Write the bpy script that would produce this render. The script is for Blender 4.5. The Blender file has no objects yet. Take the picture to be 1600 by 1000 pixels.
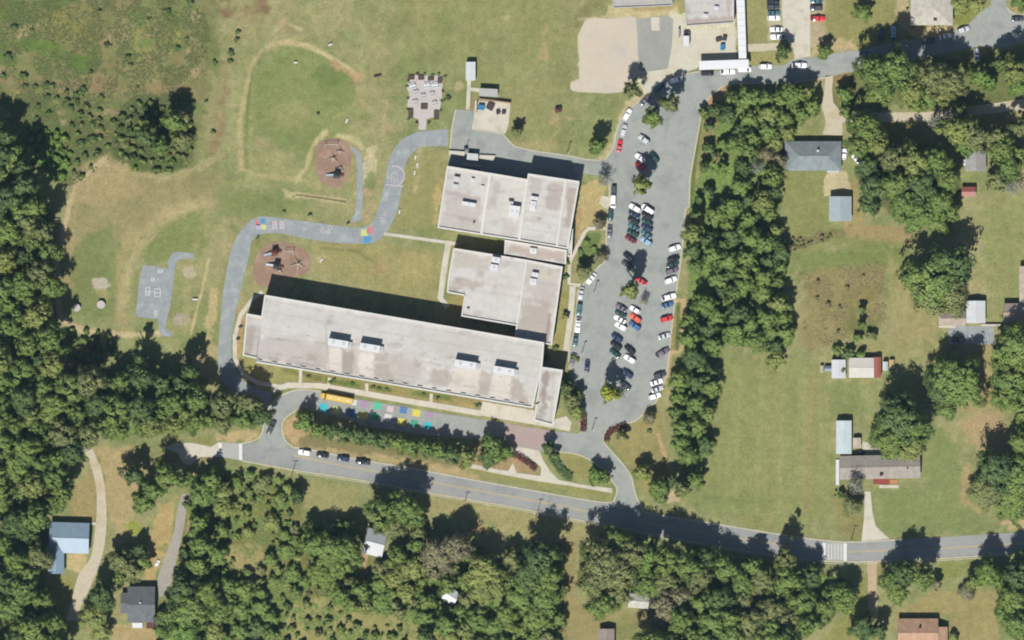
import bpy, math, random
import numpy as np
from mathutils import Vector, Matrix

random.seed(7)
rs = np.random.RandomState(11)
scene = bpy.context.scene
S = 0.25                                    # metres per map unit
def W(x, y, z=0.0): return Vector(((x-800)*S, (500-y)*S, z))
def cv(x0, y0, s):
    return lambda pts: [(x0+p[0]/s, y0+p[1]/s)+tuple(p[2:]) for p in pts]

# ---------------------------------------------------------------- camera, light, exposure
cam = bpy.data.cameras.new('camera'); camo = bpy.data.objects.new('camera', cam)
scene.collection.objects.link(camo); scene.camera = camo
CAMZ = 3000.0
camo.location = (0, 0, CAMZ); camo.rotation_euler = (0, 0, 0)
cam.sensor_width = 36; cam.lens = 36*CAMZ/400.0
cam.clip_start = 10; cam.clip_end = 12000
SUN_EL = math.radians(52); AZ = math.atan2(0.30, 1.0)      # shadows fall north, a little east
d = Vector((math.sin(AZ)*math.cos(SUN_EL), math.cos(AZ)*math.cos(SUN_EL), -math.sin(SUN_EL)))
sl = bpy.data.lights.new('sun', 'SUN'); sl.energy = 4.6; sl.angle = math.radians(0.53); sl.color = (1.0, .965, .90)
so = bpy.data.objects.new('sun', sl); scene.collection.objects.link(so)
so.rotation_mode = 'QUATERNION'; so.rotation_quaternion = d.to_track_quat('-Z', 'Y'); so.location = (0, 0, 300)
world = bpy.data.worlds.new('World'); scene.world = world; world.use_nodes = True
wn = world.node_tree; bg = wn.nodes['Background']
sky = wn.nodes.new('ShaderNodeTexSky'); sky.sky_type = 'NISHITA'; sky.sun_disc = False
sky.sun_elevation = SUN_EL; sky.sun_rotation = math.pi+AZ
wn.links.new(sky.outputs[0], bg.inputs[0]); bg.inputs[1].default_value = 0.05
scene.view_settings.view_transform = 'Standard'; scene.view_settings.look = 'None'
scene.view_settings.exposure = 0.60; scene.view_settings.gamma = 1.0; scene.view_settings.use_curve_mapping = False
try: scene.cycles.filter_width = 2.0
except Exception: pass
K = 1.95                                    # exposure x irradiance: turns a sunlit colour into a base colour

def lin(c):
    c = c/255.0
    return c/12.92 if c <= .04045 else ((c+.055)/1.055)**2.4
def C(r, g, b, k=None): 
    k = k or K
    return (lin(r)/k, lin(g)/k, lin(b)/k)

# ---------------------------------------------------------------- helpers
def link(o): scene.collection.objects.link(o); return o
def mesh_obj(name, verts, faces, mat=None, parent=None, smooth=False, mats=None, fmat=None):
    me = bpy.data.meshes.new(name); me.from_pydata([tuple(v) for v in verts], [], faces); me.update()
    if mats: [me.materials.append(m) for m in mats]
    elif mat: me.materials.append(mat)
    if fmat: me.polygons.foreach_set('material_index', fmat)
    if smooth: me.polygons.foreach_set('use_smooth', [True]*len(me.polygons))
    o = bpy.data.objects.new(name, me); link(o)
    if parent: o.parent = parent
    return o
class MB:
    def __init__(s): s.v = []; s.f = []; s.m = []
    def add(s, vs, fs, mi=0):
        b = len(s.v); s.v += [tuple(v) for v in vs]; s.f += [tuple(i+b for i in f) for f in fs]; s.m += [mi]*len(fs); return s
    def box(s, c, size, rz=0, mi=0):
        hx, hy, hz = [q/2 for q in size]; ca, sa = math.cos(rz), math.sin(rz); vs = []
        for dz in (-hz, hz):
            for dx, dy in ((-hx, -hy), (hx, -hy), (hx, hy), (-hx, hy)):
                vs.append((c[0]+dx*ca-dy*sa, c[1]+dx*sa+dy*ca, c[2]+dz))
        return s.add(vs, [(3,2,1,0), (4,5,6,7), (0,1,5,4), (1,2,6,5), (2,3,7,6), (3,0,4,7)], mi)
    def tube(s, p0, p1, r0, r1=None, n=8, mi=0, cap=True):
        r1 = r0 if r1 is None else r1
        p0, p1 = Vector(p0), Vector(p1); ax = (p1-p0).normalized(); a = ax.orthogonal().normalized(); b = ax.cross(a)
        vs = []
        for p, r in ((p0, r0), (p1, r1)):
            for i in range(n):
                t = 2*math.pi*i/n; vs.append(p+a*(r*math.cos(t))+b*(r*math.sin(t)))
        fs = [(i, (i+1) % n, n+(i+1) % n, n+i) for i in range(n)]
        if cap: fs += [tuple(range(n-1, -1, -1)), tuple(range(n, 2*n))]
        return s.add(vs, fs, mi)
    def prism(s, pts, z0, z1, mi=0):
        n = len(pts); a = sum(pts[i][0]*pts[(i+1) % n][1]-pts[(i+1) % n][0]*pts[i][1] for i in range(n))
        if a < 0: pts = pts[::-1]
        vs = [(p[0], p[1], z0) for p in pts]+[(p[0], p[1], z1) for p in pts]
        fs = [tuple(range(n-1, -1, -1)), tuple(range(n, 2*n))]+[(i, (i+1) % n, n+(i+1) % n, n+i) for i in range(n)]
        return s.add(vs, fs, mi)
    def out(s, name, mat=None, parent=None, smooth=False, mats=None):
        return mesh_obj(name, s.v, s.f, mat, parent, smooth, mats, s.m if mats else None)
def thing(name, label, cat, loc=(0, 0, 0), rz=0, group=None):
    o = bpy.data.objects.new(name, None); link(o); o.location = loc; o.rotation_euler = (0, 0, rz)
    o.empty_display_size = .5
    o['label'] = label; o['category'] = cat
    if group: o['group'] = group
    return o
def tag(o, label, cat, group=None, kind=None):
    o['label'] = label; o['category'] = cat
    if group: o['group'] = group
    if kind: o['kind'] = kind
    return o
def struct(o, label=None):
    o['kind'] = 'structure'
    if label: o['label'] = label
    return o
def copy_tree(root):
    r = root.copy(); link(r)
    for ch in root.children:
        c = ch.copy(); link(c); c.parent = r
        for g in ch.children:
            q = g.copy(); link(q); q.parent = c
    return r

# value noise in numpy
def vnoise(x, y, scale, seed):
    r = np.random.RandomState(seed); g = r.rand(256, 256)
    u = x/scale+57.3; v = y/scale+91.7
    i = np.floor(u).astype(int); j = np.floor(v).astype(int); fu = u-i; fv = v-j
    fu = fu*fu*(3-2*fu); fv = fv*fv*(3-2*fv)
    i0, j0, i1, j1 = i % 256, j % 256, (i+1) % 256, (j+1) % 256
    return (g[i0, j0]*(1-fu)+g[i1, j0]*fu)*(1-fv)+(g[i0, j1]*(1-fu)+g[i1, j1]*fu)*fv
def fbm(x, y, scale, seed, oct=4):
    s = 0; a = 1; t = 0
    for k in range(oct): s = s+a*vnoise(x, y, scale/2**k, seed+k*13); t += a; a *= .55
    return s/t
def sst(e0, e1, x):
    t = np.clip((x-e0)/(e1-e0), 0, 1); return t*t*(3-2*t)

# stroke: ('e',cx,cy,rx,ry,col,alpha,soft) ('l',pts,w,col,alpha,soft) ('p',pts,col,alpha,soft); all in map units
def seg_dist(x, y, a, b):
    ax, ay = a[:2]; bx, by = b[:2]; dx, dy = bx-ax, by-ay; L = dx*dx+dy*dy+1e-9
    t = np.clip(((x-ax)*dx+(y-ay)*dy)/L, 0, 1)
    return np.hypot(x-ax-t*dx, y-ay-t*dy)
def poly_sd(x, y, pts):
    dmin = np.full(x.shape, 1e9); ins = np.zeros(x.shape, bool); n = len(pts)
    for i in range(n):
        a, b = pts[i], pts[(i+1) % n]
        dmin = np.minimum(dmin, seg_dist(x, y, a, b))
        if a[1] != b[1]:
            c = ((a[1] > y) != (b[1] > y)) & (x < (b[0]-a[0])*(y-a[1])/(b[1]-a[1])+a[0]); ins ^= c
    return np.where(ins, -dmin, dmin)
def paint(x, y, col, strokes, wob=1.0):
    n1 = vnoise(x, y, 14, 501)-.5; n2 = vnoise(x, y, 5, 502)-.5; n3 = fbm(x, y, 18, 503)
    for s in strokes:
        if s[0] == 'e':
            _, cx, cy, rx, ry, c, al, soft = s; m = max(rx, ry)+soft+12; bx = (cx-m, cx+m, cy-m, cy+m)
        elif s[0] == 'l':
            _, pts, w, c, al, soft = s; m = w+soft+12
            bx = (min(p[0] for p in pts)-m, max(p[0] for p in pts)+m, min(p[1] for p in pts)-m, max(p[1] for p in pts)+m)
        else:
            _, pts, c, al, soft = s; m = soft+12
            bx = (min(p[0] for p in pts)-m, max(p[0] for p in pts)+m, min(p[1] for p in pts)-m, max(p[1] for p in pts)+m)
        k = np.where((x > bx[0]) & (x < bx[1]) & (y > bx[2]) & (y < bx[3]))[0]
        if len(k) == 0: continue
        xx, yy = x[k], y[k]
        if s[0] == 'e': sd = (np.hypot((xx-cx)/rx, (yy-cy)/ry)-1)*min(rx, ry)
        elif s[0] == 'l':
            sd = np.full(xx.shape, 1e9)
            for a, b in zip(pts, pts[1:]): sd = np.minimum(sd, seg_dist(xx, yy, a, b))
            sd = sd-w/2
        else: sd = poly_sd(xx, yy, pts)
        wv = min(soft*1.6, 9)*wob*(.35 if s[0] == 'l' and s[2] < 9 else 1)
        sd = sd+(n1[k]*1.3+n2[k]*.9)*wv
        a_ = 1-sst(-soft*.5, soft*.5, sd)
        if al < 0: a_ = a_*(-al)*np.clip((n3[k]-.32)*4.2, 0, 1)       # patchy
        else: a_ = a_*al
        col[k] = col[k]*(1-a_[:, None])+np.array(c)[None, :]*a_[:, None]
    return col

# ---------------------------------------------------------------- materials
def newmat(name):
    m = bpy.data.materials.new(name); m.use_nodes = True; nt = m.node_tree
    return m, nt, nt.nodes['Principled BSDF']
def nz(nt, scale, detail=3, rough=.55, space='Object', dist=0):
    tc = nt.nodes.new('ShaderNodeTexCoord') if space != 'W' else nt.nodes.new('ShaderNodeNewGeometry')
    n = nt.nodes.new('ShaderNodeTexNoise'); n.inputs['Scale'].default_value = scale; n.inputs['Detail'].default_value = detail
    n.inputs['Roughness'].default_value = rough; n.inputs['Distortion'].default_value = dist
    nt.links.new(tc.outputs['Position'] if space == 'W' else tc.outputs[space], n.inputs['Vector'])
    return n
def mrange(nt, src, a, b, c, e):
    r = nt.nodes.new('ShaderNodeMapRange'); nt.links.new(src, r.inputs[0])
    for i, v in enumerate((a, b, c, e)): r.inputs[i+1].default_value = v
    return r.outputs[0]
def mul(nt, a, b):
    r = nt.nodes.new('ShaderNodeMath'); r.operation = 'MULTIPLY'; nt.links.new(a, r.inputs[0])
    if isinstance(b, float): r.inputs[1].default_value = b
    else: nt.links.new(b, r.inputs[1])
    return r.outputs[0]
def scalecol(nt, col, fac):
    v = nt.nodes.new('ShaderNodeVectorMath'); v.operation = 'SCALE'
    if isinstance(col, tuple): v.inputs[0].default_value = col
    else: nt.links.new(col, v.inputs[0])
    nt.links.new(fac, v.inputs['Scale']); return v.outputs[0]
def noisy(name, col, amt=.12, scales=(.15, .9, 4), rough=.85, bump=0, spec=.3, col2=None, c2scale=.2, c2lo=.5, c2hi=.65, space='Object', crack=0):
    m, nt, b = newmat(name)
    f = None
    for i, s in enumerate(scales):
        o = mrange(nt, nz(nt, s, 3, space=space).outputs[0], .3, .7, 1-amt, 1+amt)
        f = o if f is None else mul(nt, f, o)
    src = col
    if col2:
        mx = nt.nodes.new('ShaderNodeMix'); mx.data_type = 'RGBA'
        mx.inputs[6].default_value = (*col, 1); mx.inputs[7].default_value = (*col2, 1)
        nt.links.new(mrange(nt, nz(nt, c2scale, 4, space=space).outputs[0], c2lo, c2hi, 0, 1), mx.inputs[0]); src = mx.outputs[2]
    nt.links.new(scalecol(nt, src, f), b.inputs['Base Color'])
    b.inputs['Roughness'].default_value = rough; b.inputs['Specular IOR Level'].default_value = spec
    if crack:
        vo = nt.nodes.new('ShaderNodeTexVoronoi'); vo.feature = 'DISTANCE_TO_EDGE'; vo.inputs['Scale'].default_value = .085
        tc = nt.nodes.new('ShaderNodeTexCoord'); wv = nz(nt, .35, 4); ad = nt.nodes.new('ShaderNodeVectorMath'); ad.operation = 'MULTIPLY_ADD'
        nt.links.new(wv.outputs['Color'], ad.inputs[0]); ad.inputs[1].default_value = (6, 6, 0); nt.links.new(tc.outputs['Object'], ad.inputs[2]); nt.links.new(ad.outputs[0], vo.inputs['Vector'])
        cr = mrange(nt, vo.outputs['Distance'], 0, .014, 1-crack, 1); sp_ = mrange(nt, nz(nt, .22, 5, .7).outputs[0], .62, .72, 1, 1-crack*.55)
        f = mul(nt, mul(nt, f, cr), sp_); nt.links.new(scalecol(nt, src, f), b.inputs['Base Color'])
    if bump:
        bp = nt.nodes.new('ShaderNodeBump'); bp.inputs['Strength'].default_value = bump; bp.inputs['Distance'].default_value = .1
        nt.links.new(nz(nt, 3, 4, space=space).outputs[0], bp.inputs['Height']); nt.links.new(bp.outputs[0], b.inputs['Normal'])
    return m
def painted(name, amt, scales, rough=.95, bumps=(1.2, .5), spec=.1, stripes=False):
    m, nt, b = newmat(name)
    at = nt.nodes.new('ShaderNodeAttribute'); at.attribute_name = 'cover'
    f = None
    for s, a in zip(scales, amt):
        o = mrange(nt, nz(nt, s, 4, .65).outputs[0], .28, .72, 1-a, 1+a); f = o if f is None else mul(nt, f, o)
    nt.links.new(scalecol(nt, at.outputs['Color'], f), b.inputs['Base Color'])
    b.inputs['Roughness'].default_value = rough; b.inputs['Specular IOR Level'].default_value = spec
    if bumps:
        bp = nt.nodes.new('ShaderNodeBump'); bp.inputs['Strength'].default_value = bumps[1]; bp.inputs['Distance'].default_value = .25
        nt.links.new(nz(nt, bumps[0], 5, .7).outputs[0], bp.inputs['Height']); nt.links.new(bp.outputs[0], b.inputs['Normal'])
    return m
M = {}
M['ground'] = painted('mown_grass_and_soil', (.10, .16, .20, .16), (.08, .35, 1.1, 3.2))
M['roof_membrane'] = painted('roof_membrane', (.05, .07, .05), (.12, .6, 2.5), rough=.8, bumps=(2, .08), spec=.2)
M['asphalt'] = noisy('worn_asphalt', C(176, 180, 174), .055, (.06, .5, 2.5), .9, .2, col2=C(160, 164, 160), c2scale=.12, crack=.16)
M['road'] = noisy('road_asphalt', C(172, 174, 170), .05, (.05, .6, 2.5), .9, .2, col2=C(158, 161, 160), c2scale=.1, crack=.14)
M['dark_asphalt'] = noisy('court_asphalt', C(166, 172, 174), .07, (.2, .8, 3), .9, .2, col2=C(178, 186, 184), c2scale=.3, crack=.10)
M['concrete'] = noisy('pale_concrete', C(226, 219, 202), .04, (.15, .9, 3), .85, .1, col2=C(210, 203, 184), c2scale=.25)
M['kerb'] = noisy('kerb_concrete', C(218, 208, 182), .09, (.3, 1.5), .85)
M['gravel'] = noisy('pale_gravel', C(218, 207, 182), .07, (.12, .7, 3), .95, .3, col2=C(204, 188, 156), c2scale=.12)
M['pink_paving'] = noisy('pink_paving', C(188, 168, 162), .05, (.3, 1.5, 4), .85)
M['grey_gravel'] = noisy('grey_gravel', C(172, 174, 166), .07, (.15, .8, 3), .95, .3)
M['mulch'] = noisy('playground_mulch', C(168, 138, 118), .12, (.2, .9, 3), .95, .5, col2=C(182, 154, 134), c2scale=.18)
M['pad'] = noisy('garden_paving', C(216, 206, 202), .07, (.4, 1.6, 4), .85, col2=C(196, 190, 184), c2scale=.4)
M['white_line'] = noisy('white_road_paint', C(246, 245, 240), .06, (.6, 3), .7)
M['yellow_line'] = noisy('yellow_road_paint', C(208, 188, 138), .06, (.6, 3), .7)
M['coping'] = noisy('white_metal_coping', C(240, 238, 232), .03, (.2, 1), .5)
M['school_wall'] = noisy('tan_brick_wall', (.30, .20, .14), .1, (.5, 3), .9)
M['white_metal'] = noisy('white_painted_metal', C(240, 243, 246), .03, (.3, 1.5), .45)
M['grey_metal'] = noisy('grey_metal', (.20, .21, .22), .08, (.8, 3), .5)
M['dark_metal'] = noisy('dark_metal', (.03, .03, .035), .1, (1, 3), .5)
M['light_grey'] = noisy('light_grey_panel', (.36, .36, .36), .05, (.6, 3), .6)
M['glass'] = noisy('window_glass', (.02, .03, .04), .05, (1,), .08, spec=.6)
M['black_rubber'] = noisy('black_rubber', (.012, .012, .012), .1, (3,), .8)
M['chrome'] = noisy('clear_lamp', (.6, .6, .58), .02, (1,), .2)
M['tail_red'] = noisy('red_lamp', (.35, .01, .01), .02, (1,), .3)
M['wood'] = noisy('brown_timber', C(110, 72, 68), .15, (.5, 2, 6), .85)
M['brown'] = noisy('rusty_brown_steel', C(128, 72, 66), .15, (.5, 3), .7)
M['blue_bin'] = noisy('blue_painted_steel', C(52, 138, 190), .06, (.5, 3), .5)
M['bark'] = noisy('bark', (.09, .07, .05), .2, (1, 4), .95)
M['soil'] = noisy('dark_soil', (.06, .045, .03), .2, (1, 4), .95)

def leafmat(name, col, col2, sat=.16):
    m, nt, b = newmat(name)
    at = nt.nodes.new('ShaderNodeAttribute'); at.attribute_name = 'tint'
    oi = nt.nodes.new('ShaderNodeObjectInfo')
    mx = nt.nodes.new('ShaderNodeMix'); mx.data_type = 'RGBA'
    mx.inputs[6].default_value = (*col, 1); mx.inputs[7].default_value = (*col2, 1)
    sp = nt.nodes.new('ShaderNodeSeparateColor'); nt.links.new(at.outputs['Color'], sp.inputs[0])
    add = nt.nodes.new('ShaderNodeMath'); add.operation = 'MULTIPLY_ADD'
    nt.links.new(oi.outputs['Random'], add.inputs[0]); add.inputs[1].default_value = .5; nt.links.new(mul(nt, sp.outputs[1], .6), add.inputs[2])
    nt.links.new(add.outputs[0], mx.inputs[0])
    f = mrange(nt, sp.outputs[0], 0, 1, 1-sat, 1+sat)
    nt.links.new(scalecol(nt, mx.outputs[2], f), b.inputs['Base Color'])
    b.inputs['Roughness'].default_value = .7; b.inputs['Specular IOR Level'].default_value = .2
    return m
LF = 1.27
def L_(r, g, b): return tuple(v*LF for v in C(r, g, b))
LEAF = {'D': leafmat('dark_green_leaves', L_(92, 116, 70), L_(108, 128, 72)),
        'G': leafmat('green_leaves', L_(112, 138, 74), L_(132, 150, 76)),
        'O': leafmat('olive_leaves', L_(122, 134, 84), L_(138, 142, 88)),
        'Y': leafmat('yellow_green_leaves', L_(134, 150, 84), L_(150, 156, 86)),
        'L': leafmat('bright_green_leaves', L_(112, 146, 74), L_(130, 154, 76)),
        'B': leafmat('brown_leaves', L_(152, 142, 112), L_(138, 136, 100)),
        'S': leafmat('grey_twigs', L_(146, 148, 136), L_(128, 134, 122)),
        'R': leafmat('dark_red_leaves', L_(118, 70, 66), L_(98, 60, 58)),
        'A': leafmat('golden_leaves', L_(176, 178, 70), L_(162, 174, 70))}
LEAF['W'] = leafmat('meadow_weed_leaves', C(106, 122, 70), C(140, 134, 88)); LEAF['V'] = leafmat('dry_weed_leaves', C(146, 142, 92), C(164, 148, 106))
CNAME = {'D': 'dark green', 'G': 'mid green', 'O': 'olive', 'Y': 'yellow-green', 'L': 'bright green', 'B': 'brownish', 'S': 'grey, nearly bare', 'R': 'dark red', 'A': 'golden yellow-green'}

# thin aerial haze between the camera and the ground: one closed box round everything
hz = MB(); hz.box((0, 0, (CAMZ+60)/2-6), (13600, 13600, CAMZ+72)); hm = bpy.data.materials.new('aerial_haze'); hm.use_nodes = True; hn = hm.node_tree
hn.nodes.remove(hn.nodes['Principled BSDF']); pv = hn.nodes.new('ShaderNodeVolumePrincipled'); pv.inputs['Density'].default_value = 0.95e-5; pv.inputs['Color'].default_value = (.42, .72, 1.0, 1)
hn.links.new(pv.outputs[0], hn.nodes['Material Output'].inputs['Volume'])
hzo = hz.out('haze', hm); hzo['kind'] = 'stuff'; hzo['label'] = 'faint blue aerial haze'

# ================================================================ GROUND
# forest floors (also used to fill the woods below)
WOOD_W = [(-40, 180), (12, 190), (35, 222), (50, 262), (62, 305), (82, 350), (86, 400), (84, 500), (95, 540), (135, 578), (200, 580), (260, 592), (318, 612), (345, 627), (412, 628), (412, 648), (390, 658), (335, 666), (300, 672), (240, 672), (155, 682), (122, 694), (112, 745), (90, 785), (66, 808), (62, 905), (78, 935), (98, 1000), (98, 1030), (-40, 1030)]
STRIP_E = [(1110, 172), (1145, 156), (1190, 150), (1272, 142), (1274, 165), (1248, 196), (1222, 212), (1205, 240), (1212, 320), (1222, 400), (1218, 445), (1238, 490), (1236, 535), (1212, 556), (1190, 540), (1122, 536), (1112, 585), (1112, 625), (1104, 700), (1094, 752), (1078, 760), (1062, 700), (1052, 650), (1050, 612), (1066, 585), (1072, 540), (1076, 500), (1082, 335), (1112, 330), (1146, 312), (1156, 250), (1136, 205)]
WOOD_S = [(906, 870), (940, 838), (1010, 848), (1130, 872), (1240, 888), (1325, 908), (1330, 918), (1315, 950), (1250, 990), (1240, 1030), (1010, 1030), (1018, 962), (1020, 925), (985, 915), (970, 948), (935, 945), (908, 915)]
SCRUB = [(300, 745), (345, 732), (450, 748), (465, 780), (440, 800), (470, 822), (480, 920), (440, 940), (440, 1020), (250, 1020), (245, 965), (290, 900), (298, 830)]
WOOD_M = [(470, 822), (545, 812), (556, 860), (570, 905), (600, 880), (640, 850), (720, 845), (790, 880), (830, 850), (870, 850), (880, 920), (865, 1020), (720, 1020), (690, 990), (620, 960), (560, 945), (500, 930)]

def axis(lo, hi, step, far):
    core = list(np.arange(lo, hi+step/2, step)); w = step; a = lo; left = []
    while a > -far: w *= 1.35; a -= w; left.append(a)
    w = step; a = hi; right = []
    while a < far: w *= 1.35; a += w; right.append(a)
    return np.array(left[::-1]+core+right)
gx = axis(-215, 215, .55, 6000); gy = axis(-140, 140, .55, 6000)
XX, YY = np.meshgrid(gx, gy); nx, ny = len(gx), len(gy)
px = XX.ravel()/S+800; py = 500-YY.ravel()/S
n_big = fbm(px, py, 120, 1); n_mid = fbm(px, py, 34, 2); n_sm = fbm(px, py, 9, 3); n_ver = vnoise(px, py*.12, 7, 9)
G1, G2, TAN = np.array(C(138, 146, 94)), np.array(C(160, 160, 112)), np.array(C(184, 168, 126))
t1 = np.clip((n_mid-.3)*2.4, 0, 1)[:, None]; col = G1*(1-t1)+G2*t1
t2 = np.clip((n_big*.6+n_sm*.4-.48)*3.2, 0, .65)[:, None]; col = col*(1-t2)+TAN*t2
t3 = ((n_ver-.5)*.10)[:, None]; col = col*(1+t3)
grn, lgr, tan, brn, drk, pale = C(112, 128, 70), C(128, 142, 82), C(184, 166, 126), C(150, 128, 90), C(84, 92, 58), C(206, 190, 150)
lit = C(92, 96, 58)
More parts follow.
